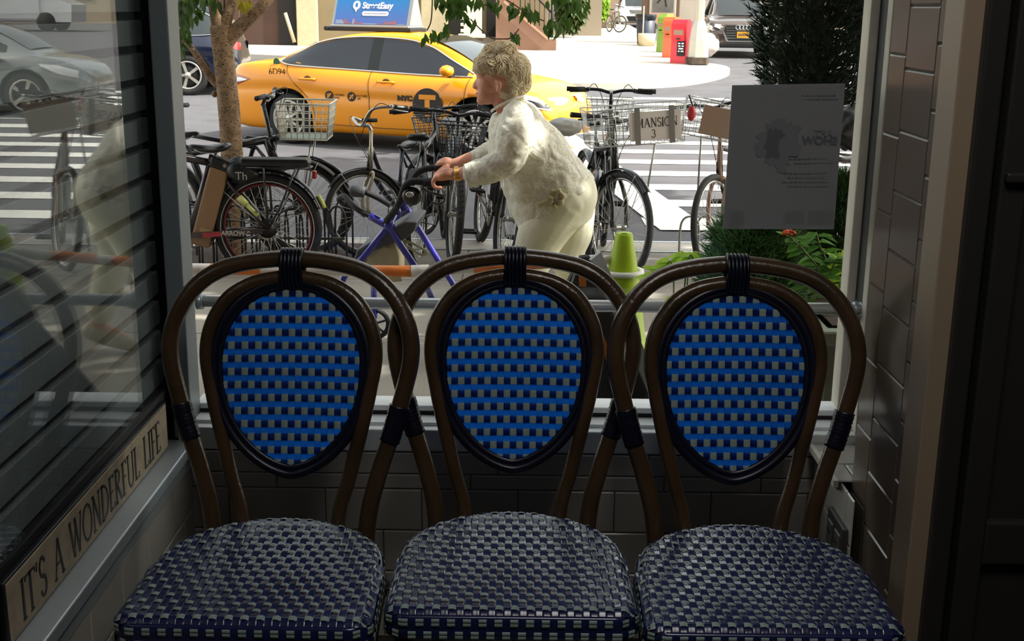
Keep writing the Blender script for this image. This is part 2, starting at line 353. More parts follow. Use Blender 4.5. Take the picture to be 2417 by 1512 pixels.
mb = MB(); tiles(mb, lambda u, z, d: (.87-d, u, z), 2.378, 2.62, std_rows(.5, 2.6, .107, .150, .08)[:-1]); mb.use(M_darkwall, False).box((.8715, 2.378, .5), (.95, 2.78, 2.6)); struct(mb.build('wall_reveal'))
mb = MB().use(mat('tan_trim', '8f7d69', .4), False); mb.rbox((XR-.012, 1.975, 0), (XR+.03, 2.065, 2.6), .003); struct(mb.build('trim_6'))
Mdk = mat('dark_door_paint', '2b2a28', .35, bump=.05, bscale=30)
mb = MB().use(Mdk, False); mb.rbox((XR+.02, 1.955, 0), (XR+.055, 1.998, 2.6), .004); mb.box((XR+.03, 1.99, 0), (1.6, 2.05, 2.6)); struct(mb.build('trim_7'))
mb = MB().use(Mdk, False); mb.rbox((.786, 1.945, 0), (.83, 1.985, 2.2), .004)
for z0, z1 in ((0, .2), (.52, .60), (1.16, 1.23), (2.1, 2.2)): mb.rbox((.83, 1.947, z0), (1.45, 1.983, z1), .004)
mb.box((.8, 1.965, 0), (1.5, 1.985, 2.2)); mb.rbox((.79, 1.93, 1.195), (1.4, 1.946, 1.21), .003); struct(mb.build('door_1'))
mb = MB().use(M_darkwall, False); mb.box((1.5, -2.2, 0), (1.56, 2.0, 2.6)); struct(mb.build('wall_far_right'))
# electrical outlet plate on the low right wall
op = thing('wall_outlet', 'dark double outlet plate on the low tiled wall right of the chairs', 'outlet', (.6985, 2.36, .36))
MB().use(mat('outlet_plate', '3b3a36', .4), False).rbox((-.012, -.062, -.065), (0, .062, .065), .003).build('plate', parent=op)
for dy in (-.028, .028):
    s = MB().use(mat('outlet_socket', '55534c', .35), False).rbox((-.016, dy-.02, -.045), (-.010, dy+.02, .045), .003).build('socket', parent=op)
    for dz in (-.022, .022):
        for e in (-.0065, .0065): MB().use(M_black, False).box((-.0168, dy+e-.0015, dz-.005), (-.0158, dy+e+.0015, dz+.006)).build('slot', parent=s)
# sign resting on the steel ledge
sg = thing('wooden_sign', "cream block sign reading it's a wonderful life on the steel ledge", 'sign', (-.773, 2.11, LZ))
MB().use(mat('sign_black', '14141a', .35, bump=.08, bscale=40), False).rbox((-.006, -.44, 0), (.005, .44, .108), .002).build('block', parent=sg)
MB().use(mat('sign_cream', 'a3937b', .6, var=.16, vscale=30, bump=.15, bscale=160), False).rbox((.0045, -.433, .004), (.0070, .433, .104), .001).build('face', parent=sg)
Ms = Matrix(((0, 0, 1, .0070), (1, 0, 0, -.005), (0, 1, 0, .052), (0, 0, 0, 1)))
lettering("IT'S A WONDERFUL LIFE", .068, 'lettering', mat('sign_letters', '15120f', .5), sg, Ms, .001, sx=.80, gap=.09, weight=.95)
# poster taped on the window glass
pw = [W(1728, 201, 2.712), W(1995, 197, 2.712), W(1968, 541, 2.712), W(1706, 540, 2.712)]
M_paper = mat('poster_paper', '9a9a9c', .7, trans=.42, var=.03, vscale=20)
ps = thing('poster', 'paper notice taped to the window glass, seen from its back', 'poster', tuple((pw[0]+pw[1]+pw[2]+pw[3])/4))
o = Vector(ps.location)
def PP(u, v, d=0): a = pw[0].lerp(pw[1], u); b = pw[3].lerp(pw[2], u); p = a.lerp(b, v)-o; p.y += d; return p
mb = MB().use(M_paper, False)
n = 10
vs = [PP(i/n, j/n, -.0015*math.sin(i*1.3)*math.sin(j*.9)+dd) for dd in (0, .0008) for j in range(n+1) for i in range(n+1)]
q = (n+1)**2; fs = []
for j in range(n):
    for i in range(n):
        a = j*(n+1)+i; fs += [(a, a+1, a+n+2, a+n+1), (a+q, a+n+1+q, a+n+2+q, a+1+q)]
mb.add(vs, fs, True); mb.build('sheet', parent=ps)
M_ink = mat('poster_ink', '626266', .8); M_ink2 = mat('poster_ink_light', '7a7a7e', .8); M_tape = mat('poster_slips', 'adadad', .7)
mb = MB().use(M_ink2, False)                       # the printed figure showing through: a curly head over shoulders
rr = random.Random(3)
def blob(cx, cy, rx, ry, k, jit, d, m):
    mb.use(m, False); P = []
    for i in range(k):
        a = 2*PI*i/k; r = 1+jit*(rr.random()-.5)*2; P.append(PP(cx+rx*r*math.cos(a), cy+ry*r*math.sin(a), d))
    mb.add([PP(cx, cy, d)]+P, [(0, i+1, (i+1) % k+1) for i in range(k)], False)
blob(.45, .40, .20, .15, 40, .22, -.0030, M_ink2); blob(.50, .42, .055, .065, 18, .03, -.0034, M_tape and M_ink2); blob(.41, .40, .09, .11, 24, .2, -.0032, M_ink)
mb.use(M_ink2); mb.add([PP(.44, .49, -.0031), PP(.52, .49, -.0031), PP(.53, .60, -.0031), PP(.45, .60, -.0031)], [(0, 1, 2, 3)])
mb.build('printed_figure', parent=ps)
ux = (pw[1]-pw[0]).normalized(); uz = Vector((0, 0, 1))
def text_back(t, u, v, size, name, m=M_ink2):       # mirrored: read from behind
    p = PP(u, v, -.0032); Mx = Matrix(((-1, 0, 0, p.x), (0, 0, -1, p.y), (0, 1, 0, p.z), (0, 0, 0, 1)))
    return text_mesh(t, size, name, m, ps, Mx, .0001, bold=.0008)
text_back('ART', .84, .335, .022, 'printed_word'); text_back('SHOW', .81, .385, .026, 'printed_word', M_ink)
mb = MB().use(M_ink2, False)
for (u0, u1, v) in ((.62, .92, .07), (.62, .93, .095), (.55, .9, .50), (.6, .92, .53), (.5, .9, .60), (.55, .88, .63), (.5, .9, .66), (.55, .9, .69)):
    u = u0
    while u < u1: w = .01+.03*rr.random(); mb.add([PP(u, v, -.003), PP(u+w, v, -.003), PP(u+w, v+.009, -.003), PP(u, v+.009, -.003)], [(0, 1, 2, 3)]); u += w+.012
mb.build('printed_lines', parent=ps)
for u0, u1, v0, v1 in ((.05, .18, .87, .985), (.54, .72, .87, .965), (.76, .98, .87, .97)): MB().use(mat('paper_slips', 'b4b4b6', .7, trans=.35), False).add([PP(u0, v0, .0018), PP(u1, v0, .0018), PP(u1, v1, .0018), PP(u0, v1, .0018)], [(0, 1, 2, 3)]).build('paper_slip', parent=ps)
# ------------------------------------------------------------------ woven bistro chairs
M_rattan = mat('dark_rattan', '41301f', .28, var=.35, vscale=9, bump=.12, bscale=120, coat=.2)
M_light = mat('woven_light', '8a9a94', .36)
M_wrap = mat('navy_binding', '080b1c', .35)
M_edge = mat('navy_edge', '070a1e', .35)
M_core = mat('seat_core', '05060c', .8)
m = bpy.data.materials.new('woven_navy'); m.use_nodes = True; nt = m.node_tree; b = nt.nodes['Principled BSDF']
b.inputs['Base Color'].default_value = (.010, .014, .062, 1); b.inputs['Roughness'].default_value = .24
tl = nt.nodes.new('ShaderNodeBsdfTranslucent'); tl.inputs[0].default_value = (.004, .16, .80, 1)
ms = nt.nodes.new('ShaderNodeMixShader'); ms.inputs[0].default_value = .55; out = nt.nodes['Material Output']
nt.links.new(b.outputs[0], ms.inputs[1]); nt.links.new(tl.outputs[0], ms.inputs[2]); nt.links.new(ms.outputs[0], out.inputs[0]); M_blue = m
m2 = mat('woven_navy_seat', (.012, .016, .070), .22)
CP, RP = .01345, .0262
def weave(mb_n, mb_l, colr, rowr, S, u0, u1, v0, v1, par=0, lw=.0054):
    """navy strands along v, paired light strands along u; S(u, v, h) maps to 3-D"""
    nc = int(round((u1-u0)/CP)); nr = int(round((v1-v0)/RP)); rv = [v0+(j+.5)*(v1-v0)/nr for j in range(nr)]; cu_ = [u0+(i+.5)*(u1-u0)/nc for i in range(nc)]
    dv = (v1-v0)/nr; prof = [(-1, 0), (-.66, 1), (-.36, .2), (0, 1), (.36, .2), (.66, 1), (1, 0)]
    for i, u in enumerate(cu_):
        r = colr(u)
        if not r: continue
        a, b = r; K = max(4, int((b-a)/dv*6)); vs = []
        for k in range(K+1):
            v = a+(b-a)*k/K; j = (v-v0)/dv-.5; jj = int(math.floor(j+.5)); near = math.cos((j-jj)*PI)**2
            over = ((i+jj+par) % 2 == 1); h = (.0012 if over else -.0018)*near
            for px_, ph in prof: vs.append(S(u+px_*CP*.505, v, h+ph*.0011))
        n = len(prof); mb_n.add(vs, [(k*n+q, k*n+q+1, (k+1)*n+q+1, (k+1)*n+q) for k in range(K) for q in range(n-1)], True)
    prof2 = [(-1, 0), (-.55, 1), (0, .1), (.55, 1), (1, 0)]
    for j, v in enumerate(rv):
        r = rowr(v)
        if not r: continue
        a, b = r; K = max(4, int((b-a)/CP*4)); vs = []; n = len(prof2)
        for k in range(K+1):
            u = a+(b-a)*k/K; i = (u-u0)/CP-.5; ii = int(math.floor(i+.5)); near = math.cos((i-ii)*PI)
            over = ((ii+j+par) % 2 == 0); h = (.0019 if over else -.0024)*max(near, 0)**.45+.0002
            for pv, ph in prof2: vs.append(S(u, v+pv*lw, h+ph*.0008))
        mb_l.add(vs, [(k*n+q, k*n+q+1, (k+1)*n+q+1, (k+1)*n+q) for k in range(K) for q in range(n-1)], True)
SW, SB, SF = .217, .215, -.215
def seat_x(y):
    t = max(y+.02, 0)/(SB+.02)
    if t >= 1: return None
    w = SW*(1-t**2.6)**(1/2.2)-(.012 if y < 0 else .012)*max(0, (y-SF)/.43)
    if y < SF+.03: w -= .03-math.sqrt(max(.03**2-(SF+.03-y)**2, 0))
    return w
def seat_y(x):
    ys = None
    lo = SF; 
    for k in range(200):
        y = SB-.0005-k*(SB-SF)/200
        w = seat_x(y)
        if w and w >= abs(x):
            ys = y; break
    if ys is None: return None
    lo = SF if abs(x) < SW-.03 else SF+.03-math.sqrt(max(0, .03**2-(abs(x)-SW+.03)**2))
    return (lo, ys)
def seatS(x, y, h):
    r = seat_x(min(y, SB-.001)) or .01; dx = max(0, r-abs(x)); ry = seat_y(x) or (y, y); dy = min(y-ry[0], ry[1]-y); d = max(0, min(dx, max(dy, 0)))
    z = .46-.010*(1-min(d/.016, 1))**2-.010*max(0, 1-(x/.2)**2)*max(0, 1-(y/.2)**2)
    return (x, y, z+h)
def outline_seat(sc_=1.0):
    P = []
    for k in range(41): y = SF+(SB-.002-SF)*(k/40); y = SF+(SB-.0005-SF)*math.sin(k/40*PI/2)**1.0; w = seat_x(y); P.append((w*sc_, y*sc_))
    pts = P+[(-a, b) for a, b in P[::-1]]
    return pts
chair_cache = {}
def BS(u, z, h=0, y0=.225):               # chair-back surface: leans and bows a little
    t = (z-.45)/.5; return (u, y0+.115*t+.02*(u/.24)**2*-1+.0-h, z)
def oval_w(z):
    if z >= .76: t = (z-.76)/.158
    else: t = (.76-z)/.222
    if t >= 1: return None
    return .156*math.sqrt(max(0, 1-t**2.1)) if z >= .76 else .156*(1-t**2.25)**.62
def oval_z(u):
    zs = [.54+k*.002 for k in range(190)]; ok = [z for z in zs if (oval_w(z) or 0) >= abs(u)]
    return (ok[0], ok[-1]) if ok else None
def make_chair(label):
    root = thing('bistro_chair', label, 'chair', group='woven bistro chairs by the window')
    # seat
    base = MB().use(M_core, False); ol = outline_seat(.985); base.prism(ol, (.404, .449), 'Z')
    seat = base.build('seat', parent=root)
    n = MB().use(m2); l = MB().use(M_light)
    weave(n, l, seat_y, lambda y: (lambda w: (-w, w) if w else None)(seat_x(y)), seatS, -SW, SW, SF, SB)
    n.build('navy_strands', parent=seat, norm=False); l.build('light_strands', parent=seat, norm=False)
    # side band: navy wall with two rows of light checks
    P = [Vector((a, b, 0)) for a, b in outline_seat(1.0)]; P = [p for i, p in enumerate(P) if i == 0 or (p-P[i-1]).length > 1e-4]
    L = [0]; N = len(P)
    for i in range(N): L.append(L[-1]+(P[(i+1) % N]-P[i]).length)
    tot = L[-1]
    def at(s):
        s %= tot
        for i in range(N):
            if s <= L[i+1]:
                t = (s-L[i])/max(L[i+1]-L[i], 1e-9); a, b = P[i], P[(i+1) % N]; d = (b-a).normalized(); return a.lerp(b, t), Vector((d.y, -d.x, 0))
        return P[0], Vector((1, 0, 0))
    rim = MB().use(m2); prof = [(.449, -.006), (.452, .0), (.446, .004), (.434, .005), (.428, .0035), (.422, .005), (.410, .005), (.404, 0), (.402, -.01)]
    K = 160; vs = []
    for k in range(K):
        p, nn = at(tot*k/K)
        for z, d in prof: q = p+nn*d; vs.append((q.x, q.y, z))
    m_ = len(prof); rim.add(vs, [(k*m_+i, ((k+1) % K)*m_+i, ((k+1) % K)*m_+i+1, k*m_+i+1) for k in range(K) for i in range(m_-1)], True)
    nch = int(round(tot/.0269)); nch += 0
    for row, (za, zb) in enumerate(((.4320, .4465), (.4085, .4230))):
        rim.use(M_light)
        for k in range(nch):
            s0 = tot*(k+.5*row)/nch; vs = []
            for i in range(4):
                p, nn = at(s0+i*.0135/3)
                for z, d in ((za, .0052), (za+.0015, .0068), ((za+zb)/2-.0006, .0068), ((za+zb)/2, .0058), ((za+zb)/2+.0006, .0068), (zb-.0015, .0068), (zb, .0052)): q = p+nn*d; vs.append((q.x, q.y, z))
            rim.add(vs, [(i*7+j, (i+1)*7+j, (i+1)*7+j+1, i*7+j+1) for i in range(3) for j in range(6)], True)
    rim.build('seat_rim', parent=seat)
    # bent rattan back
    outer = [(-.150, .30), (-.158, .45), (-.178, .54), (-.200, .61), (-.222, .685), (-.240, .76), (-.241, .81), (-.226, .86), (-.195, .905), (-.15, .937), (-.09, .954), (0, .962)]
    inner = [(-.095, .30), (-.098, .45), (-.118, .53), (-.140, .62), (-.158, .70), (-.170, .775), (-.160, .835), (-.128, .885), (-.085, .912), (-.04, .923), (0, .926)]
    def arch(tab, off): tab = tab+[(-a, b) for a, b in tab[-2::-1]]; return catmull([BS(a, z, off) for a, z in tab], 5)
    MB().use(M_rattan).tube(arch(outer, -.004), .0175, 12).build('outer_back_hoop', parent=root)
    MB().use(M_rattan).tube(arch(inner, 0), .0148, 12).build('inner_back_hoop', parent=root)
    panel = MB().use(M_edge)
    ov = []
    for k in range(60):
        a = 2*PI*k/60; s_, c_ = math.sin(a), math.cos(a); z = .76+(.158 if s_ > 0 else .222)*s_; w = oval_w(min(max(z, .5385), .9179)) or 0
        ov.append((w*(1 if c_ > 0 else -1) if abs(c_) > 1e-6 else 0, z))
    ring = [BS(u, z, .002) for u, z in ov]; panel.tube(ring, .0095, 8, closed=True)
    ring2 = [BS(u*.93, .75+(z-.75)*.94, .001) for u, z in ov]; panel.tube(ring2, .0075, 8, closed=True, flat=.5)
    pn = panel.build('backrest_panel', parent=root)
    n = MB().use(M_blue); l = MB().use(M_light)
    weave(n, l, lambda u: (lambda r: (r[0]+.004, r[1]-.004) if r else None)(oval_z(u)), lambda z: (lambda w: (-w*.94, w*.94) if w else None)(oval_w(z)),
          lambda u, z, h: BS(u, z, h), -.1547, .1547, .548, .908, 1, .0072)
    n.build('navy_strands', parent=pn, norm=False); l.build('light_strands', parent=pn, norm=False)
    # bindings
    def wrap(path, r, k): 
        mb = MB().use(M_wrap); pts = catmull(path, 10); rs = []
        L_ = len(pts)
        for i in range(L_): rs.append(r*(1+.10*abs(math.sin(i/L_*k*PI))))
        return mb.tube(pts, rs, 12)
    for s in (-1, 1):
        w = wrap([BS(s*.1995, .608, -.004), BS(s*.211, .645, -.004), BS(s*.220, .680, -.004)], .0195, 9); w.build('binding', parent=root)
    w = MB().use(M_wrap)
    for k in range(6):
        u = -.019+k*.0076; w.tube([Vector(BS(u, .943, 0))+Vector((0, dy, dz)) for dy, dz in [(.025*math.cos(a)+0, .040*math.sin(a)) for a in [2*PI*i/14 for i in range(14)]]], .0042, 6, closed=True)
    w.build('binding', parent=root)
    # legs
    for s in (-1, 1):
        MB().use(M_rattan).tube(catmull([(s*.150, .195, .36), (s*.152, .205, .2), (s*.165, .235, .0)], 4), .0145, 10).build('leg', parent=root)
        MB().use(M_rattan).tube(catmull([(s*.185, -.18, .404), (s*.185, -.18, .2), (s*.185, -.185, .0)], 4), .0145, 10).build('leg', parent=root)
        br = MB().use(M_rattan); br.tube(catmull([(s*.188, -.17, .18), (s*.205, -.09, .36), (s*.208, .03, .403), (s*.19, .13, .36), (s*.158, .195, .18)], 6), .010, 8); br.build('side_brace', parent=root)
        wb = MB().use(M_wrap)
        for k in range(4): wb.tube([(s*.208-.014, .03+k*.006, .39), (s*.208, .03+k*.006, .378), (s*.208+.014, .03+k*.006, .39), (s*.208+.012, .03+k*.006, .405)], .003, 6, closed=True)
        wb.build('brace_binding', parent=root)
    return root
def copy_tree(o, parent=None):
    c = o.copy(); COL.objects.link(c)
    if parent is not None: c.parent = parent; c.matrix_parent_inverse = o.matrix_parent_inverse.copy()
    for ch in [x for x in bpy.data.objects if x.parent is o]: copy_tree(ch, c)
    return c
ch = make_chair('middle one of the three blue woven bistro chairs, seat facing the viewer')
for i, (px, py, Y, rz, lab) in enumerate(((1208, 1445, 2.085, 0, None), (690, 1475, 2.04, -.012, 'left one of the three blue woven bistro chairs, beside the steel ledge'),
                                     (1740, 1475, 2.035, .0, 'right one of the three blue woven bistro chairs, beside the tiled ledge'))):
    c = ch if i == 0 else copy_tree(ch)
    c.location = ({1208: 0.005, 690: -.447, 1740: .450}[px], Y, 0); c.rotation_euler = (0, 0, rz)
    if lab: c['label'] = lab
# ------------------------------------------------------------------ ground outside
TY = [(9.0, -.38), (17, -.36), (23.5, -.20), (33, .18), (66, .45), (140, .9)]
SY = [(2.78, -.06), (4.6, -.10), (7.6, -.22), (8.6, -.255)]
def gz(Y): return interp(TY, Y)
def sz(Y): return interp(SY, Y)
def ground_at(px, py, tab=None, dz=0):
    d = ray(px, py); Y = 3.0
    while Y < 140:
        z = (interp(tab or TY, Y))+dz
        if 1.46+d.z*Y/d.y <= z: break
        Y += .02
    return Vector((d.x*Y/d.y, Y, z))
M_asphalt = mat('asphalt', '4f4e53', .9, var=.16, vscale=2.2, bump=.35, bscale=120)
M_white = mat('road_paint', 'e4e2dc', .8, var=.10, vscale=6)
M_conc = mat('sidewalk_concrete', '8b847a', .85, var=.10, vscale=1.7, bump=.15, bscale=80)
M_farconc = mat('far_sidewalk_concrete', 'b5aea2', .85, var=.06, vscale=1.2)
mb = MB().use(M_asphalt, False)
ys = [8.95, 11, 14, 17, 19, 21, 23.5, 26, 29, 33, 40, 50, 66, 90, 140]
for a, b in zip(ys, ys[1:]): mb.add([(-60, a, gz(max(a, 9))), (60, a, gz(max(a, 9))), (60, b, gz(b)), (-60, b, gz(b))], [(0, 1, 2, 3)])
mb.add([(-60, 8.95, -.38), (60, 8.95, -.38), (60, 8.95, -.8), (-60, 8.95, -.8)], [(0, 1, 2, 3)])
struct(mb.build('ground_street'))
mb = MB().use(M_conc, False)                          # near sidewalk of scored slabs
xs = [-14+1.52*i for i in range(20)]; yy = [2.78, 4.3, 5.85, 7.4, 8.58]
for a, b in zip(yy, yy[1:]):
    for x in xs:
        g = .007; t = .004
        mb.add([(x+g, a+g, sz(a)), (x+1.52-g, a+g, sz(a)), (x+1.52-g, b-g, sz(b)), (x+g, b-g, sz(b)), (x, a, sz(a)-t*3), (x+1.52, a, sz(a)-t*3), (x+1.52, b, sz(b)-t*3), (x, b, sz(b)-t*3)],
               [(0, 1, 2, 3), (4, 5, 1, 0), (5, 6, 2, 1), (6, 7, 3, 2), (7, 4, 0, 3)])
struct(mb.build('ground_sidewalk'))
mb = MB().use(mat('curb_stone', 'b6b0a6', .8, var=.12, vscale=4, bump=.2, bscale=60), False)
for i in range(16): mb.rbox((-14+1.8*i+.004, 8.60, -.5), (-14+1.8*(i+1)-.004, 8.93, -.245), .012)
mb.use(M_steel, False); mb.box((-14, 8.925, -.38), (15, 8.965, -.243)); mb.box((-14, 8.578, -.3), (15, 8.602, -.247))
mb.build('curb', label='long pale curb stones with a steel edge along the near sidewalk', cat='curb')
# crosswalk: white bars across the street and the slanted stop line beside them
cw = MB().use(M_white, False); Y = 10.35
k = 0
while Y < 23.6:
    w = .40; x0 = 1.02+(Y-10.35)*-.02; zz = .006
    if Y < 15: x0 = 1.15-(Y-10.35)*.03
    cw.add([(x0, Y, gz(Y)+zz), (9.5, Y, gz(Y)+zz), (9.5, Y+w, gz(Y+w)+zz), (x0, Y+w, gz(Y+w)+zz)], [(0, 1, 2, 3)]); Y += 1.05; k += 1
struct(cw.build('ground_crosswalk'))
a1, a2 = ground_at(1268, 318), ground_at(1588, 546); dx = Vector((.42, 0, 0))
sl = MB().use(M_white, False); sl.add([a1+Vector((0, 0, .012)), a1+dx*1.3+Vector((0, 0, .012)), a2+dx*.8+Vector((0, 0, .012)), a2-dx*.25+Vector((0, 0, .012))], [(0, 1, 2, 3)]); struct(sl.build('ground_stop_line'))
# far corner sidewalk
FS = .13
pts = [(ground_at(px, py)) for px, py in ((560, 150), (1120, 205), (1330, 212), (1480, 211), (1610, 204), (1690, 190), (1722, 176), (1700, 166), (1640, 158))]
pts = [Vector((-40, pts[0].y+1.5, 0)), Vector((pts[0].x, pts[0].y+1.2, 0))]+[Vector((p.x, p.y, 0)) for p in pts[1:]]
right_edge = [ground_at(1500, 70), ground_at(1470, 30)]
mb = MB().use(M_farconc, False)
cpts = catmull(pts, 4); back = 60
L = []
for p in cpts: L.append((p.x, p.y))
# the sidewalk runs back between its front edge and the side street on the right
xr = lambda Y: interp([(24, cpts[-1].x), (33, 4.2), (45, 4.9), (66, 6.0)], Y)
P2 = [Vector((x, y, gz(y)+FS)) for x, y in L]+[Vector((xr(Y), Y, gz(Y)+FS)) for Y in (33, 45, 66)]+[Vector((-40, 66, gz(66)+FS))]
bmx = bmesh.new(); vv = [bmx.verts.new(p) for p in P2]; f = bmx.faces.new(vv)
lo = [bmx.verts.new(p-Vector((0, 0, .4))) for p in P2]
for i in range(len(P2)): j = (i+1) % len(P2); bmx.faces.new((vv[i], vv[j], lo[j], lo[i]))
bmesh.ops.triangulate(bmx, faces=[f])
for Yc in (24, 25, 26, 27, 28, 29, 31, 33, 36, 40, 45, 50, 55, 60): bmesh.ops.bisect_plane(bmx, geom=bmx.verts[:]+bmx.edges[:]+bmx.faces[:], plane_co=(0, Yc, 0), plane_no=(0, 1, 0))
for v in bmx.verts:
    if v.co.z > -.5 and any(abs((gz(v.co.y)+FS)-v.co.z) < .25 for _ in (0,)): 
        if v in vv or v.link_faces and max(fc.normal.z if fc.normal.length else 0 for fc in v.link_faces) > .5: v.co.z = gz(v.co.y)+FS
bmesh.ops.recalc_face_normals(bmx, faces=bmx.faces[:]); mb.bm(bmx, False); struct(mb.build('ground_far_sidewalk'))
# ------------------------------------------------------------------ cars
M_tyre = mat('tyre_rubber', '121214', .75, bump=.1, bscale=50)
M_rim = mat('wheel_silver', 'b9b5ad', .3, .7)
M_dark = mat('dark_plastic', '0e0f11', .45)
M_carglass = mat('car_glass', '1d2426', .04, spec=.8)
M_chrome = mat('chrome', 'd8dadb', .12, 1.0)
M_red = mat('tail_lamp_red', '9c1414', .12, coat=.5)
M_lamp = mat('lamp_glass', 'd5d8dc', .08, spec=.8, coat=.6)
M_plate = mat('plate_gold', 'd99a1c', .45)
M_plate_ink = mat('plate_ink', '15204a', .6)
class Car:
    def __init__(s, name, label, cat, loc, rz, L=4.85, w=.91, zb=.19, deck=None, roof=None, paint=None, wb=2.78, rear=-1.10, tyre=.335, side=None, gw=(.86, .64), cr=.34):
        """local frame: rear axle at x=0, x forward, ground z=0"""
        s.root = thing(name, label, cat, loc, rz); s.x0 = rear; s.x1 = rear+L; s.w = w; s.zb = zb; s.deck = deck; s.roof = roof; s.wb = wb; s.tyre = tyre; s.gw = gw; s.paint = paint; s.cr = cr
    def hw(s, x):                         # half width in plan, rounded at both ends
        d = min(x-s.x0, s.x1-x); r = .75; e = 1 if d > r else 1-s.cr*(1-math.sqrt(max(0, 1-((r-d)/r)**2)))
        if d < .12: e -= .10*(1-d/.12)**2
        return s.w*e
    def prof(s, t): return sinterp([(0, .92), (.10, .975), (.3, .995), (.5, 1.0), (.62, .985), (.7, 1.0), (.85, .975), (.95, .93), (1, .89)], t)
    def bot(s, x):
        d = min(x-s.x0, s.x1-x); return s.zb+(.06*(1-d/.5)**2 if d < .5 else 0)
    def section(s, x):
        zb, zd, zr, w = s.bot(x), sinterp(s.deck, x), sinterp(s.roof, x), s.hw(x); P = [(0, zb)]; P.append((w*.8, zb))
        for t in (0, .06, .14, .25, .38, .5, .57, .62, .66, .72, .8, .88, .95, 1.0): P.append((w*s.prof(t), zb+(zd-zb)*t))
        g = zr-zd; a, b = s.gw; cr = .03
        if g < .02:
            for t in (.15, .3, .45, .6, .75, .9, 1.0): P.append((w*.89*(1-t), zd+cr*(1-(1-t)**2)))
        else:
            k = min(1, g/.25)
            for t in (.04, .35, .7, .92, 1.0): P.append((w*((a-(a-b)*t**1.15)), zd+g*(t*.93)+(.012)))
            P.append((w*b*.5, zd+g+.008*k)); P.append((0, zd+g+.02*k))
        return P
    def side_y(s, x, z):                  # outer surface half width at (x, z)
        P = s.section(x)
        for (a, za), (b, zb_) in zip(P[2:], P[3:]):
            if za <= z <= zb_ and zb_ > za: return a+(b-a)*(z-za)/(zb_-za)
        return P[15][0] if z < P[15][1] else P[-3][0]
    def body(s):
        xs = [s.x0+(s.x1-s.x0)*i/90 for i in range(91)]; xs = sorted(set(xs+[s.x0+.015, s.x0+.03, s.x1-.03, s.x1-.015]))
        mb = MB().use(s.paint); n = None; vs = []
        for x in xs:
            P = s.section(x); n = len(P)
            ring = [(x, -a, z) for a, z in P]+[(x, a, z) for a, z in P[-2:0:-1]]
            if x in (xs[0], xs[-1]): c = sum(z for _, z in P)/n; ring = [(x, p[1]*.97, c+(p[2]-c)*.96) for p in ring]
            vs += ring
        m = len(ring); fs = [(i*m+k, i*m+(k+1) % m, (i+1)*m+(k+1) % m, (i+1)*m+k) for i in range(len(xs)-1) for k in range(m)]
        fs += [tuple(range(m)), tuple((len(xs)-1)*m+k for k in range(m))]
        mb.add(vs, fs); mb.mats.append(M_dark); o = mb.build('body', parent=s.root)
        for cx in (0, s.wb):
            r = s.tyre+.055
            # two wells: keep the middle of the car
            for sgn in (-1, 1):
                c2 = MB().use(M_dark, False); ya, yb = sorted((sgn*(s.w-.26), sgn*(s.w+.5))); c2.prism([(cx+r*math.cos(2*PI*i/36), s.tyre+.01+r*math.sin(2*PI*i/36)) for i in range(36)], (ya, yb), 'Y'); k = c2.build('cutter', parent=s.root)
                md = o.modifiers.new('b', 'BOOLEAN'); md.operation = 'DIFFERENCE'; md.object = k; md.solver = 'MANIFOLD'
                apply_mods(o); bpy.data.objects.remove(k)
        for p_ in o.data.polygons:
            c = p_.center; dw = min(math.hypot(c.x-cx, c.z-s.tyre-.01) for cx in (0, s.wb)); p_.material_index = 1 if (dw < s.tyre+.0555 and abs(c.y) > s.w-.27 and abs(c.y) < s.w+.2 and (abs(p_.normal.y) < .3 or abs(c.y) < s.w-.2)) else 0
        s.body_o = o; return o
    def wheels(s, spokes=10, rimr=.215, style=0, color=None):
        for cx in (0, s.wb):
            for sgn in (-1, 1):
                R = s.tyre; mb = MB().use(M_tyre); w = .11
                prof_ = [(rimr, -w), (R*.86, -w), (R*.97, -w*.8), (R, -w*.5), (R, w*.5), (R*.97, w*.8), (R*.86, w), (rimr, w), (rimr, -w)]
                y = sgn*(s.w-.125); mb.lathe(prof_, 40, (cx, y, R), 'Y'); t = mb.build('wheel', parent=s.root)
                rm = MB().use(M_dark); rm.lathe([(0, sgn*.03), (rimr, sgn*.03), (rimr, sgn*.04), (0, sgn*.04)], 30, (cx, y, R), 'Y')
                rm.use(color or M_rim); rm.lathe([(rimr*1.04, sgn*.07), (rimr*1.04, sgn*.112), (rimr*.95, sgn*.115), (rimr*.90, sgn*.085), (rimr*.90, sgn*.05)], 36, (cx, y, R), 'Y')
                for k in range(spokes):
                    a = 2*PI*k/spokes; d = Vector((math.cos(a), 0, math.sin(a))); q = Vector((-math.sin(a), 0, math.cos(a))); c = Vector((cx, y+sgn*.085, R))
                    wi, wo_ = (.028, .036) if spokes > 6 else (.045, .06)
                    A = [c+d*.045-q*wi/2, c+d*.045+q*wi/2, c+d*rimr*.93+q*wo_/2, c+d*rimr*.93-q*wo_/2]
                    up = Vector((0, sgn*.02, 0)); rm.add(A+[p+up for p in A], [(0, 1, 2, 3), (4, 7, 6, 5), (0, 4, 5, 1), (1, 5, 6, 2), (2, 6, 7, 3), (3, 7, 4, 0)], False)
                rm.lathe([(0, sgn*.125), (.05, sgn*.12), (.062, sgn*.09), (.062, sgn*.06)], 20, (cx, y, R), 'Y'); rm.build('rim', parent=t)
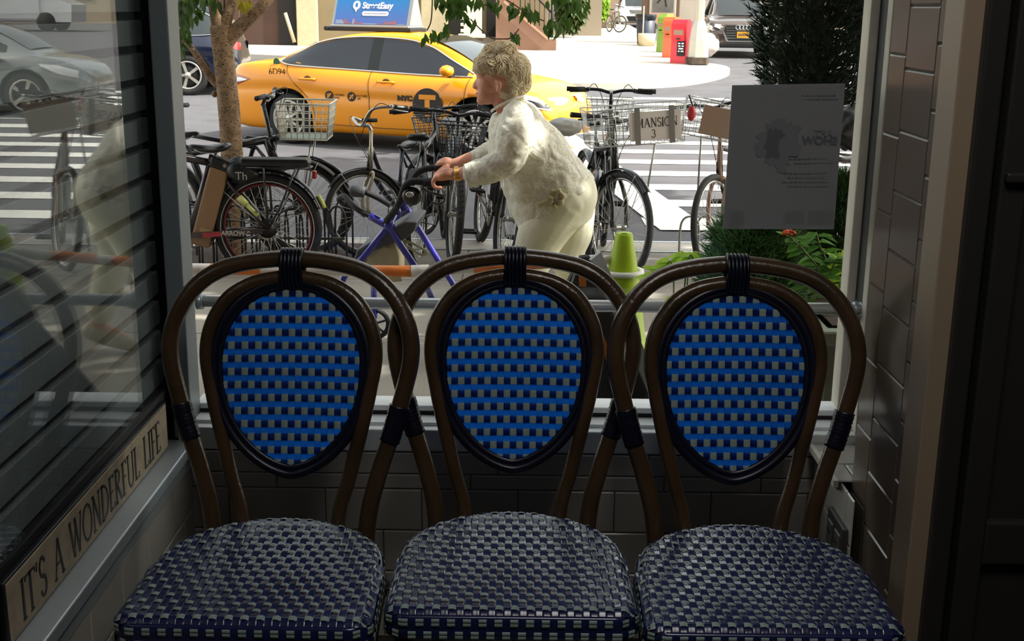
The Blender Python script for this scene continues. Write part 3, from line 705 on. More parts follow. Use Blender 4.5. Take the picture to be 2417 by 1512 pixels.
    def panel(s, pts_top, pts_bot, name, m, off=.004, side=(-1,), nz=5, parent=None, nx=30, **kw):
        """surface patch on the side between two (x,z) curves"""
        for sg in side:
            mb = MB().use(m); x0 = max(pts_top[0][0], pts_bot[0][0]); x1 = min(pts_top[-1][0], pts_bot[-1][0]); vs = []
            for i in range(nx+1):
                x = x0+(x1-x0)*i/nx; a, b = interp(pts_bot, x), interp(pts_top, x)
                for j in range(nz+1): z = a+(b-a)*j/nz; vs.append((x, sg*(s.side_y(x, z)+off), z))
            mb.add(vs, [(i*(nz+1)+j, (i+1)*(nz+1)+j, (i+1)*(nz+1)+j+1, i*(nz+1)+j+1) for i in range(nx) for j in range(nz)])
            o = mb.build(name, parent=parent or s.root, norm=True, **kw)
        return o
    def line(s, pts, r, name, m, side=(-1,), off=.004, parent=None, n=6):
        for sg in side:
            mb = MB().use(m); P = catmull([(x, 0, z) for x, z in pts], n); mb.tube([(p.x, sg*(s.side_y(p.x, p.z)+off), p.z) for p in P], r, 6)
            o = mb.build(name, parent=parent or s.root)
        return o
    def shield(s, xa, xb, name, m, fa=.80, off=.006, n=8, inset=0.0):
        """windscreen or rear window: the sloping part of the roof between stations xa and xb"""
        mb = MB().use(m); vs = []
        for i in range(n+1):
            x = xa+(xb-xa)*i/n; P = s.section(x); w = s.hw(x); half = [p for p in P if p[1] > sinterp(s.deck, x)+.02]
            z = sinterp(s.roof, x); g = z-sinterp(s.deck, x); b = s.gw[1]*w*fa+(s.gw[0]-s.gw[1])*w*.0
            for k in range(9): t = -1+2*k/8; vs.append((x+off*.4, b*t, z+.02*(1-t*t*.6)+off))
        mb.add(vs, [(i*9+k, i*9+k+1, (i+1)*9+k+1, (i+1)*9+k) for i in range(n) for k in range(8)]); return mb.build(name, parent=s.root)
    def mirror(s, x, z, m, side=(-1, 1)):
        for sg in side:
            mb = MB().use(m); mb.ball((x, sg*(s.w+.09), z), .1, .9, 1.15, .72); mb.use(M_dark); mb.box((x-.03, sg*(s.w-.07), z-.085), (x+.03, sg*(s.w+.03), z-.05)); mb.build('wing_mirror', parent=s.root)
def plate(root, x, z, y=0, rz=0, w=.31):
    p = MB(Matrix.Translation((x, y, z)) @ Matrix.Rotation(rz, 4, 'Z')).use(M_plate, False).rbox((-.01, -w/2, -.078), (.01, w/2, .078), .004).build('licence_plate', parent=root)
    k = MB(Matrix.Translation((x, y, z)) @ Matrix.Rotation(rz, 4, 'Z')).use(M_plate_ink, False)
    for i in range(6): k.box((.0105, -.115+i*.04, -.03), (.012, -.092+i*.04, .035))
    k.build('plate_characters', parent=p); return p
# ---- the yellow taxi
M_taxi = mat('taxi_yellow', 'ee9402', .32, coat=.3, var=.03, vscale=1.5)
tz = -.38
hub = W(692, 285, 16.3); TR = math.radians(-25)
deck = [(-1.10, .72), (-1.02, .93), (-.85, 1.02), (-.5, 1.06), (0, 1.075), (.6, 1.0), (1.2, .965), (1.8, .945), (2.35, .93), (2.7, .93), (3.1, .89), (3.4, .82), (3.6, .72), (3.75, .56)]
roof = [(-1.10, .72), (-1.02, .93), (-.85, 1.02), (-.45, 1.065), (-.25, 1.12), (0.05, 1.24), (.35, 1.36), (.7, 1.43), (1.1, 1.455), (1.5, 1.455), (1.85, 1.43), (2.15, 1.34), (2.45, 1.20), (2.75, 1.02), (2.90, .935), (3.1, .89), (3.4, .82), (3.6, .72), (3.75, .56)]
off = Matrix.Rotation(TR, 3, 'Z') @ Vector((0, -.79, 0))
T = Car('taxi', 'yellow taxi cab with a blue advertising board on its roof', 'taxi', (hub.x-off.x, hub.y-off.y, gz(16)), TR, deck=deck, roof=roof, paint=M_taxi, w=.91)
T.body(); T.wheels(10, .235)
wt = [(-.15, 1.095), (0.05, 1.19), (.3, 1.305), (.6, 1.37), (1.0, 1.40), (1.4, 1.395), (1.75, 1.37), (2.05, 1.29), (2.35, 1.14), (2.68, .985)]
wbm = [(-.15, 1.085), (0, 1.05), (.4, 1.03), (1.2, 1.005), (1.9, .985), (2.68, .975)]
def cut(tab, a, b): return [(a, interp(tab, a))]+[p for p in tab if a < p[0] < b]+[(b, interp(tab, b))]
M_taxiglass = mat('taxi_side_glass', '2b2e33', .03, .4, spec=1.0)
T.panel(cut(wt, -.14, 1.17), cut(wbm, -.14, 1.17), 'rear_door_window', M_taxiglass, .006, (-1, 1)); T.panel(cut(wt, 1.33, 2.6), cut(wbm, 1.33, 2.6), 'front_door_window', M_taxiglass, .006, (-1, 1))
T.panel(cut(wt, 1.17, 1.33), cut(wbm, 1.17, 1.33), 'door_pillar', M_dark, .007, (-1, 1), nx=4)
loop = catmull([(x, 0, z+.012) for x, z in wt], 5)+catmull([(x, 0, z-.012) for x, z in wbm[::-1]], 5)
for sg in (-1, 1):
    MB().use(M_chrome).tube([(p.x, sg*(T.side_y(p.x, p.z)+.008), p.z) for p in loop], .011, 6, closed=True).build('window_trim', parent=T.root)
T.shield(1.92, 2.78, 'windscreen', M_carglass, .93); T.shield(.22, -.36, 'rear_window', M_carglass, .9)
M_seam = mat('panel_seam', '5a3a06', .7)
T.line([(1.24, 1.0), (1.25, .8), (1.27, .5), (1.27, .24)], .004, 'door_seam', M_seam); T.line([(-.02, 1.03), (.02, .92), (.14, .78), (.35, .6), (.42, .45), (.44, .26)], .004, 'door_seam', M_seam)
T.line([(2.66, .95), (2.64, .8), (2.60, .5), (2.5, .26)], .004, 'door_seam', M_seam); T.line([(.42, .30), (1.4, .285), (2.4, .30)], .004, 'sill_seam', M_seam)
for x in (.32, 1.50):
    z = .865; y = -(T.side_y(x, z)+.018); h = MB().use(M_taxi); h.tube([(x-.13, y+.012, z), (x-.09, y-.01, z), (x, y-.014, z), (x+.09, y-.01, z), (x+.13, y+.012, z)], .014, 8, flat=.8)
    hd = h.build('door_handle', parent=T.root); MB().use(M_seam).ball((x, y+.024, z+.005), .055, 1.1, .15, .75).build('handle_recess', parent=hd)
T.mirror(2.44, 1.04, M_taxi)
T.panel([(-1.04, .86), (-.9, .89), (-.6, .84)], [(-1.04, .68), (-.9, .74), (-.6, .835)], 'tail_lamp', M_red, .008, (-1, 1), nx=16)
T.panel([(-1.0, .83), (-.8, .85), (-.66, .83)], [(-1.0, .77), (-.8, .79), (-.66, .82)], 'tail_lamp_lens', M_lamp, .012, (-1,), nx=12)
T.panel([(3.08, .825), (3.35, .80), (3.70, .71)], [(3.08, .80), (3.35, .69), (3.70, .59)], 'headlamp', M_lamp, .010, (-1, 1), nx=20); T.panel([(3.2, .775), (3.5, .715), (3.68, .66)], [(3.2, .765), (3.5, .66), (3.68, .615)], 'headlamp_reflector', M_dark, .014, (-1,), nx=16)
T.panel([(3.38, .46), (3.70, .45)], [(3.38, .40), (3.70, .33)], 'bumper_vent', M_dark, .008, (-1, 1), nx=12)
# marks on the side
M_mark = mat('taxi_marks', '1c0f08', .5)
def on_side(x, z, d=.006): return Matrix.Translation((x, -(T.side_y(x, z)+d), z)) @ Matrix.Rotation(PI/2, 4, 'X')
lg = MB(on_side(2.12, .60)).use(M_mark, False); lg.lathe([(0, .006), (.213, .006), (.216, .0), (0, 0)], 40); lo = lg.build('round_badge', parent=T.root)
tt = MB(on_side(2.12, .60, .014)).use(M_taxi, False); tt.box((-.12, .075, 0), (.12, .135, .003)); tt.box((-.035, -.15, 0), (.035, .08, .003)); tt.build('letter', parent=lo)
text_mesh('NYC', .085, 'lettering', M_mark, T.root, on_side(1.79, .675, .007), .001, sx=1.2, bold=.006)
text_mesh('6D94', .12, 'lettering', M_mark, T.root, on_side(-.16, .94, .007), .001, sx=1.0)
for x, t1, t2 in ((.66, 'METERED', 'RATE'), (1.0, 'FLAT FARE', 'JFK')):
    z = .665; b_ = MB(on_side(x, z)).use(M_mark, False); b_.lathe([(0, .004), (.062, .004), (.062, 0), (0, 0)], 24); bo = b_.build('small_badge', parent=T.root)
    a_ = MB(on_side(x, z, .011)).use(M_taxi, False); a_.bar((-.03, -.03, 0), (.03, .03, 0), .02, .002); a_.bar((-.02, .02, 0), (.025, -.02, 0), .014, .002) if t2 == 'JFK' else a_.bar((-.005, .03, 0), (-.03, .0, 0), .014, .002); a_.build('badge_mark', parent=bo)
    text_mesh(t1, .034, 'lettering', M_mark, T.root, on_side(x+.155, z+.014, .007), .001); text_mesh(t2, .034, 'lettering', M_mark, T.root, on_side(x+.115, z-.022, .007), .001)
gb = MB(on_side(-.20, 1.065, .016)).use(mat('green_badge', '2c5a2c', .4), False); gb.lathe([(0, .006), (.05, .006), (.05, 0), (0, 0)], 20); gb.build('round_sticker', parent=T.root)
# things seen through the taxi's side glass
# roof board
ADT = Matrix.Translation((-.19, 0, 0))
ad = MB().use(mat('roof_sign_frame', '9aa0a4', .4, .5), False); ad.rbox((.42, -.21, 1.52), (1.72, .21, 1.55), .01); ad.prism([(-.17, 1.55), (.17, 1.55), (.05, 1.90), (-.05, 1.90)], (.42, 1.72), 'X')
ad.use(M_dark).rbox((.40, -.22, 1.47), (1.76, .22, 1.52), .01); ad.tube([(.36, -.24, 1.50), (.36, .24, 1.50)], .03, 8); ad = ad.build('roof_sign', parent=T.root); ad.location.x = -.15; ad.scale.x = .93
m = bpy.data.materials.new('ad_print'); m.use_nodes = True; nt = m.node_tree; b = nt.nodes['Principled BSDF']; tc = nt.nodes.new('ShaderNodeTexCoord'); sx_ = nt.nodes.new('ShaderNodeSeparateXYZ')
rp = nt.nodes.new('ShaderNodeMapRange'); rp.inputs[1].default_value = 1.56; rp.inputs[2].default_value = 1.88; cr_ = nt.nodes.new('ShaderNodeValToRGB'); cr_.color_ramp.elements[0].color = (*hexc('4a62b0'), 1); cr_.color_ramp.elements[1].color = (*hexc('1478bd'), 1)
nt.links.new(tc.outputs['Object'], sx_.inputs[0]); nt.links.new(sx_.outputs[2], rp.inputs[0]); nt.links.new(rp.outputs[0], cr_.inputs[0]); nt.links.new(cr_.outputs[0], b.inputs['Base Color']); b.inputs['Roughness'].default_value = .25
def AD(x, z, d=.0): t = (z-1.55)/.35; return Vector((x, -(.17-.12*t)-d, z))
pn = MB().use(m, False); pn.add([AD(.46, 1.56, .004), AD(1.66, 1.56, .004), AD(1.66, 1.885, .004), AD(.46, 1.885, .004)], [(0, 1, 2, 3)]); pn = pn.build('printed_board', parent=ad)
tilt = math.atan2(.12, .35); ADM = lambda x, z, d: Matrix.Translation(AD(x, z, d)) @ Matrix.Rotation(PI/2-tilt, 4, 'X')
M_adw = mat('ad_white', 'f2f4f8', .4)
text_mesh('StreetEasy', .118, 'lettering', M_adw, pn, ADM(1.15, 1.80, .007), .001, sx=1.0, bold=.004)
q = MB(ADM(.80, 1.805, .007)).use(M_adw, False); q.lathe([(0, .001), (.062, .001), (.062, 0), (0, 0)], 26); q.add([(-.03, -.045, .0012), (.03, -.045, .0012), (.0, -.095, .0012)], [(0, 1, 2)]); q.use(m).box((-.02, -.025, .0015), (.02, .03, .002)); q.build('pin_logo', parent=pn)
q = MB(ADM(1.13, 1.70, .007)).use(M_adw, False); q.prism([(-.19+.03*math.cos(a), .03*math.sin(a)) for a in [PI/2+PI*i/8 for i in range(9)]]+[(.19+.03*math.cos(a), .03*math.sin(a)) for a in [-PI/2+PI*i/8 for i in range(9)]], (0, .001), 'Z')
q.use(mat('ad_grey_text', '8a94b0', .5))
for i in range(24): q.box((-.185+i*.0155, -.009, .0015), (-.185+i*.0155+.011, .009, .002))
q.build('search_box', parent=pn)
q = MB().use(mat('ad_skyline_brick', '8d5d6e', .6), False); rr = random.Random(5); x = .48
while x < 1.62:
    w_ = rr.uniform(.02, .07); h_ = rr.uniform(.01, .07) if (x < .9 or x > 1.3) else .012; q.use(mat('ad_skyline_brick', '8d5d6e', .6) if rr.random() < .6 else mat('ad_skyline_grey', '7f8fae', .6)); q.add([AD(x, 1.562, .006), AD(x+w_, 1.562, .006), AD(x+w_, 1.562+h_, .006), AD(x, 1.562+h_, .006)], [(0, 1, 2, 3)]); x += w_
q.build('printed_skyline', parent=pn)
# ---- generic taller cars
suv_deck = [(-.95, .62), (-.88, .85), (-.6, 1.0), (0, 1.04), (1, 1.02), (2.1, 1.0), (2.6, 1.02), (3.1, .99), (3.45, .93), (3.62, .80), (3.72, .62)]
suv_roof = [(-.95, .62), (-.88, 1.0), (-.72, 1.28), (-.5, 1.52), (-.2, 1.63), (.4, 1.68), (1.1, 1.69), (1.6, 1.66), (1.95, 1.52), (2.3, 1.27), (2.6, 1.05), (3.1, .99), (3.45, .93), (3.62, .80), (3.72, .62)]
def suv(label, paint, loc, rz, rim=None, spokes=5, chrome_trim=True):
    c = Car('suv', label, 'car', loc, rz, L=4.67, rear=-.95, w=.94, zb=.25, deck=suv_deck, roof=suv_roof, paint=paint, wb=2.8, tyre=.37, cr=.20); c.body(); c.wheels(spokes, .25, color=rim)
    wt = [(-.62, 1.22), (-.4, 1.43), (0, 1.56), (.8, 1.60), (1.4, 1.57), (1.8, 1.45), (2.1, 1.27), (2.35, 1.10)]; wb_ = [(-.62, 1.17), (-.3, 1.10), (1, 1.08), (2.35, 1.07)]
    c.panel(cut(wt, -.6, .05), cut(wb_, -.6, .05), 'rear_quarter_window', M_carglass, .006, (-1, 1), nx=12); c.panel(cut(wt, .12, .95), cut(wb_, .12, .95), 'rear_door_window', M_carglass, .006, (-1, 1), nx=12); c.panel(cut(wt, 1.02, 2.3), cut(wb_, 1.02, 2.3), 'front_door_window', M_carglass, .006, (-1, 1), nx=16)
    if chrome_trim:
        lp = catmull([(x, 0, z+.012) for x, z in wt], 4)+catmull([(x, 0, z-.012) for x, z in wb_[::-1]], 4)
        for sg in (-1, 1): MB().use(M_chrome).tube([(p.x, sg*(c.side_y(p.x, p.z)+.008), p.z) for p in lp], .013, 6, closed=True).build('window_trim', parent=c.root)
    c.shield(1.75, 2.55, 'windscreen', M_carglass, .96); c.shield(-.5, -.82, 'rear_window', M_carglass, .9)
    c.mirror(2.2, 1.13, paint)
    c.panel([(-.93, .95), (-.8, 1.02), (-.55, .99)], [(-.93, .82), (-.8, .86), (-.55, .93)], 'tail_lamp', M_red, .01, (-1, 1), nx=12)
    c.panel([(3.15, .90), (3.4, .87), (3.66, .80)], [(3.15, .86), (3.4, .77), (3.66, .70)], 'headlamp', M_lamp, .01, (-1, 1), nx=12)
    return c
def front(c, x, grille_col, shape, lamp, plate_y=0):
    """grille and lamps on the nose"""
    g = MB().use(M_chrome, False); P = [(a, b) for a, b in shape]; g.prism(P, (x-.02, x+.025), 'X'); g = g.build('grille', parent=c.root)
    cx = sum(a for a, b in P)/len(P); cz = sum(b for a, b in P)/len(P); Q = [((a-cx)*.9+cx, (b-cz)*.88+cz) for a, b in P]
    k = MB().use(grille_col, False); k.prism(Q, (x+.02, x+.03), 'X'); k.use(M_chrome)
    z0, z1 = min(b for a, b in Q), max(b for a, b in Q)
    for i in range(1, 6):
        z = z0+(z1-z0)*i/6; ys = [a for a, b in Q]; hwid = max(abs(a) for a, b in Q)*.86; k.box((x+.028, -hwid, z-.006), (x+.036, hwid, z+.006))
    k.build('grille_bars', parent=g); return g
# navy SUV parked on the far left, tail towards the taxi
M_navy = mat('navy_paint', '0a1026', .22, coat=.5)
p = ground_at(436, 226); rz = PI+math.radians(4)
nv = suv('dark blue car parked behind the tree trunk at the left edge of the window', M_navy, (p.x, p.y+.95, gz(p.y)), rz)
# silver-fronted SUV across the crossing
M_brown = mat('dark_bronze_paint', '564a44', .2, .5, coat=.8)
p = ground_at(1745, 138); rz = -math.radians(95)
au = suv('dark car with a big chrome grille parked beside the red box and street lamp', M_brown, (p.x+.36, p.y+3.6, gz(p.y+1)), rz, spokes=10)
g = front(au, 3.715, M_dark, [(-.50, .86), (.50, .86), (.56, .72), (.42, .42), (-.42, .42), (-.56, .72)], True)
rg = MB().use(M_chrome)
for i in range(4): rg.lathe([(.052, 0), (.064, 0), (.064, .012), (.052, .012), (.052, 0)], 24, (3.755, -.135+i*.09, .79), 'X')
rg.build('ring_emblem', parent=g); plate(au.root, 3.765, .60)
bl = MB().use(M_dark, False); bl.rbox((3.55, -.78, .27), (3.735, .78, .40), .03); bl.build('lower_bumper', parent=au.root)
for sg in (-1, 1): MB().use(M_lamp, False).prism([(sg*.57, .86), (sg*.74, .88), (sg*.76, .80), (sg*.60, .74)], (3.5, 3.725), 'X').build('front_lamp_glass', parent=au.root)
# white SUV up the side street
M_wp = mat('white_paint', 'd9dade', .25, coat=.6)
p = ground_at(1488, 60); ws = suv('white car facing the viewer, parked beyond the green bush', M_wp, (p.x, p.y-.5, gz(p.y)-.05), -PI/2-math.radians(0))
g = front(ws, 3.715, M_dark, [(-.52, .90), (.52, .90), (.42, .74), (-.42, .74)], True)
bl = MB().use(M_dark, False); bl.prism([(-.62, .58), (.62, .58), (.5, .33), (-.5, .33)], (3.6, 3.735), 'X'); bl.build('lower_grille', parent=ws.root); plate(ws.root, 3.765, .60)
# grey car crossing at the right, mostly behind the juniper
M_silver = mat('silver_paint', '8f9494', .25, .3, coat=.7)
gc = Car('sedan', 'silver grey car driving across the street, behind the tall juniper', 'car', (8.75, 19.6, gz(19.6)), PI-.03, deck=deck, roof=roof, paint=M_silver, w=.91)
gc.body(); gc.wheels(5, .235)
gc.panel(cut(wt, -.22, .98), cut(wbm, -.22, .98), 'rear_door_window', M_carglass, .006, (-1, 1)); gc.panel(cut(wt, 1.10, 2.5), cut(wbm, 1.10, 2.5), 'front_door_window', M_carglass, .006, (-1, 1))
gc.shield(1.92, 2.78, 'windscreen', M_carglass, .93); gc.shield(.22, -.36, 'rear_window', M_carglass, .9); gc.mirror(2.33, 1.03, M_silver)
gc.panel([(3.02, .815), (3.3, .79), (3.58, .71)], [(3.02, .79), (3.3, .665), (3.58, .60)], 'headlamp', M_lamp, .008, (-1, 1), nx=16)
# white van further off on the same side street and a car beyond
vn = thing('van', 'white van in the distance at the right, behind the juniper', 'van', (18.3, 48.0, gz(48)), PI-.05)
mb = MB().use(M_wp); mb.rbox((-2.6, -.98, .35), (1.9, .98, 2.3), .12); mb.prism([(1.85, .35), (2.95, .35), (3.0, 1.0), (2.6, 1.15), (1.9, 2.25), (1.85, 2.25)], (-.95, .95), 'Y'); mb.build('body', parent=vn)
for cx in (-1.6, 2.0):
    for sg in (-1, 1): MB().use(M_tyre).lathe([(0, -.1), (.34, -.1), (.36, -.05), (.36, .05), (.34, .1), (0, .1)], 30, (cx, sg*.88, .36), 'Y').build('wheel', parent=vn)
MB().use(M_carglass, False).prism([(1.98, 1.2), (2.5, 1.2), (1.98, 2.05)], (-.96, .96), 'Y').build('cab_windows', parent=vn)
MB().use(M_dark, False).box((-2.62, -1.0, .4), (1.8, -.985, .5)).build('side_strip', parent=vn)
text_mesh('23-2710', .28, 'lettering', M_dark, vn, Matrix.Translation((-.6, .985, 1.75)) @ Matrix.Rotation(PI, 4, 'Z') @ Matrix.Rotation(PI/2, 4, 'X'), .002)
# ------------------------------------------------------------------ buildings and street furniture far side
M_brownst = mat('brownstone', '442f26', .85, var=.10, vscale=2)
M_tan = mat('tan_stone', '7b6d53', .8, var=.08, vscale=2)
M_dkgap = mat('dark_opening', '15110f', .8)
BY = 34.5
def X(px, Y=BY): return W(px, 60, Y).x
base = gz(BY)+FS
def bld(name, label, px0, px1, m, d=8.0, h=9.0, Y=BY):
    o = thing(name, label, 'building', (0, 0, 0)); mb = MB().use(m, False); mb.box((X(px0, Y), Y, base-.6), (X(px1, Y), Y+d, base+h))
    return o, mb
o, mb = bld('brownstone_house', 'brown townhouse behind the tree and the rear of the taxi', 150, 660, M_brownst); w_ = mb.build('wall', parent=o)
for i in range(4): MB().use(M_brownst, False).rbox((X(250+100*i), BY-.12, base-.3), (X(268+100*i), BY, base+7), .02).build('pilaster', parent=w_)
for i in range(3): MB().use(M_carglass, False).box((X(285+100*i), BY-.05, base+1.6), (X(335+100*i), BY+.02, base+3.6)).build('window', parent=w_)
o, mb = bld('stone_house', 'tan stone townhouse with dark doorways behind the taxi roof sign', 660, 1290, M_tan, Y=BY); w_ = mb.build('wall', parent=o)
for a, b, d_ in ((660, 703, .0), (735, 742, 0), (1060, 1100, 0), (1148, 1190, 0)): MB().use(M_dkgap, False).box((X(a), BY-.06, base-.4), (X(b), BY+.02, base+3)).build('doorway', parent=w_)
for a, b in ((703, 752), (995, 1058)): MB().use(mat('light_stone', 'b7a98a', .8, var=.06), False).rbox((X(a), BY-.22, base-.4), (X(b), BY-.0, base+3), .03).build('pier', parent=w_)
lo_ = MB().use(mat('low_wall', '54493f', .85, var=.1), False); lo_.rbox((X(1040), BY-1.3, base-.4), (X(1190), BY-1.1, base+.32), .03); lo_.build('area_wall', label='low dark stone wall in front of the tan townhouse', cat='wall')
pc = thing('porch_column', 'pale fluted column standing on a block beyond the taxi windscreen', 'column', (X(1118), BY-1.2, base+.32))
MB().use(mat('column_stone', 'd3c8ae', .7), False).rbox((-.22, -.2, 0), (.26, .2, 3.2), .02).build('shaft', parent=pc)
k = MB().use(mat('column_stone', 'd3c8ae', .7), False)
for i in range(9): k.rbox((-.30, -.24, .12+i*.16), (-.16, -.12, .20+i*.16), .01)
k.build('quoins', parent=pc)
MB().use(mat('column_stone', 'd3c8ae', .7), False).rbox((-.36, -.3, -.02), (.36, .3, .08), .02).build('plinth', parent=pc)
MB().use(mat('light_stone', 'b7a98a', .8), False)
ln = MB().use(mat('weathered_pole', 'b0a080', .7)); ln.tube([W(673, 30, BY-.5), W(695, 100, BY-.5)], .05, 8); ln.build('leaning_pole', label='pale leaning pole in the dark doorway behind the taxi boot', cat='pole')
# stoop
st = thing('stoop', 'brown stone steps rising beside the sunlit far pavement', 'steps', (X(1230), BY-1, base))
ox = X(1230)
M_st = mat('stoop_stone', '7b5c4b', .85, var=.08, vscale=2)
side = MB().use(M_st, False); prof = [(1172, -.3), (1310, -.3), (1310, .33), (1290, .33), (1290, .50), (1276, .50), (1276, .66), (1262, .66), (1256, .66), (1256, .92), (1238, .92), (1238, 1.14), (1222, 1.14), (1222, 1.45), (1200, 1.45), (1200, 2.6), (1172, 2.6)]
side.prism([(X(a)-ox, b-.05) for a, b in prof], (-.35, .0), 'Y'); side.build('side_wall', parent=st)
cap = MB().use(mat('stoop_cap', 'a5826c', .8), False); cap.bar((X(1190)-ox, -.42, 1.25), (X(1292)-ox, -.42, .28), .05, .06); cap.build('sloping_band', parent=st)
for i in range(6): MB().use(M_st, False).rbox((X(1200)-ox, 0, .18*i), (X(1300)-ox-.2*i, .99, .18*(i+1)), .01).build('step', parent=st)
rl = MB().use(M_black); rl.tube([(X(1200)-ox, -.2, 2.1), (X(1300)-ox, -.2, .95)], .025, 6)
for i in range(9): x_ = X(1205+11*i)-ox; zt_ = 2.1-1.15*(5+11*i)/100; rl.tube([(x_, -.2, zt_-.95), (x_, -.2, zt_)], .014, 5)
rl.tube([(X(1300)-ox, -.2, .33), (X(1300)-ox, -.2, 1.3)], .04, 8); rl.build('railing', parent=st)
# facades closing the street further back and on the right
for i, (a, b, Y, c, lab) in enumerate(((1290, 1420, 46, '8d8272', 'grey townhouse in the distance beyond the stoop'), (1400, 1520, 75, 'a58d76', 'distant pinkish house at the end of the side street'), (1520, 1900, 86, 'b9b0a4', 'pale distant building above the parked cars'))):
    o = thing('house', lab, 'building'); MB().use(mat('house_wall_%d' % i, c, .85, var=.1, vscale=.5), False).box((X(a, Y), Y, 0), (X(b, Y), Y+8, 10)).build('wall', parent=o)
    for q in range(4):
        x0 = X(a, Y)+(X(b, Y)-X(a, Y))*(q+.3)/4; MB().use(M_carglass, False).box((x0, Y-.04, 2.2), (x0+.9, Y+.02, 4.0)).build('window', parent=o)
o = thing('corner_building', 'pale building at the far right behind the junipers', 'building'); Y = 60
MB().use(mat('corner_wall', 'b3a48d', .85, var=.05, vscale=1), False).box((14, Y, -.4), (50, Y+12, 11)).build('wall', parent=o)
for q in range(5): MB().use(M_carglass, False).box((15.4+q*3.4, Y-.04, 1.5), (17+q*3.4, Y+.02, 3.4)).build('window', parent=o)
# lamp post
p = ground_at(1640, 163); zb = p.z
lp = thing('lamp_post', 'pale grey street lamp post with a flared base beside the red box', 'lamp post', (p.x+.02, p.y-.25, gz(p.y)+FS))
M_post = mat('post_paint', 'bcb5a8', .5, .2, var=.06)
MB().use(mat('rusted_base', '4a3f36', .9, var=.4, vscale=12), False).prism([(-.24, -.17), (-.17, -.24), (.17, -.24), (.24, -.17), (.24, .17), (.17, .24), (-.17, .24), (-.24, .17)], (0, .16), 'Z').build('footing', parent=lp)
oct_ = lambda r: [(r*math.cos(PI/8+PI/4*i), r*math.sin(PI/8+PI/4*i)) for i in range(8)]
def loft(mb, secs):
    n = len(secs[0][1]); vs = []
    for z, P in secs: vs += [(a, b, z) for a, b in P]
    mb.add(vs, [(i*n+k, i*n+(k+1) % n, (i+1)*n+(k+1) % n, (i+1)*n+k) for i in range(len(secs)-1) for k in range(n)]+[tuple(range(n)), tuple((len(secs)-1)*n+k for k in range(n))], False); return mb
loft(MB().use(M_post), [(.16, oct_(.25)), (.55, oct_(.235)), (.85, oct_(.19)), (1.0, oct_(.125))]).build('base', parent=lp)
loft(MB().use(M_post), [(.98, oct_(.115)), (8.0, oct_(.075))]).build('pole', parent=lp)
ar = MB().use(M_post); ar.tube(catmull([(0, 0, 7.9), (-.6, -.5, 8.4), (-1.8, -1.4, 8.6)], 5), .04, 8); ar.build('arm', parent=lp); MB().use(M_post).ball((-2.0, -1.55, 8.58), .2, 1.6, 1, .4).build('lamp_head', parent=lp)
# newspaper boxes
def newsbox(name_lab, px, py, col, hgt=1.08, w=.44, yaw=.0, sheet=None):
    p = ground_at(px, py); o = thing('newspaper_box', name_lab, 'newspaper box', (p.x, p.y+.2, gz(p.y)+FS), yaw, group='newspaper boxes by the lamp post'); m = mat('box_'+col, col, .35, coat=.3)
    b_ = MB().use(m, False); pr = [(-.20, .0), (.20, 0), (.18, .06), (.18, hgt-.15), (.08, hgt), (-.12, hgt), (-.2, hgt-.10), (-.17, .5), (-.2, .06)]
    b_.prism([(a, b) for a, b in pr], (-w/2, w/2), 'X'); b_.build('box_body', parent=o)
    f_ = MB().use(m, False).rbox((-w/2+.03, -.215, .52), (w/2-.03, -.19, hgt-.18), .01).build('door', parent=o)
    MB().use(mat('box_pane', '9a7a66', .3), False).box((-w/2+.07, -.222, .66), (w/2-.07, -.214, hgt-.24)).build('door_pane', parent=f_)
    MB().use(M_dark, False).rbox((-.05, -.24, .56), (.05, -.215, .59), .004).build('handle', parent=f_); return o
newsbox('green newspaper box, farthest left of the boxes by the lamp post', 1572, 136, '7d9e3c', 1.0, .30, -.9); newsbox('orange newspaper box between the green and the red one', 1586, 149, 'e0602c', 1.0, .30, -.7)
rb = newsbox('red newspaper box with a black panel, right beside the lamp post', 1608, 163, 'd81f33', 1.02, .38, -.5)
q = MB().use(M_black, False).rbox((-.02, -.226, .18), (.17, -.21, .52), .004).build('black_panel', parent=rb); k = MB().use(M_adw, False)
for i, (a, b, z) in enumerate(((.01, .06, .47), (.09, .15, .47), (.01, .07, .41), (.1, .15, .41), (.02, .14, .35), (.01, .05, .29), (.08, .15, .29))): k.box((a, -.229, z-.018), (b, -.2255, z+.012))
k.build('panel_marks', parent=q)
p = ground_at(1664, 148); bg_ = thing('trash_bag', 'stuffed white trash bag on the pavement behind the lamp post', 'bag', (p.x, p.y+.2, gz(p.y)+FS))
bm = bmesh.new(); bmesh.ops.create_icosphere(bm, subdivisions=4, radius=1)
for v in bm.verts:
    n_ = 1+.10*noise.noise(v.co*2.3)+.05*noise.noise(v.co*6); v.co = Vector((v.co.x*.36*n_, v.co.y*.3*n_, max(0, .30+v.co.z*.32*n_)))
MB().use(mat('bag_plastic', 'd9cfc9', .35, trans=.15)).bm(bm, True).build('sack', parent=bg_)
MB().use(mat('bag_plastic', 'd9cfc9', .35)).lathe([(.03, .56), (.05, .60), (.02, .64), (.09, .70)], 10).build('knot', parent=bg_)
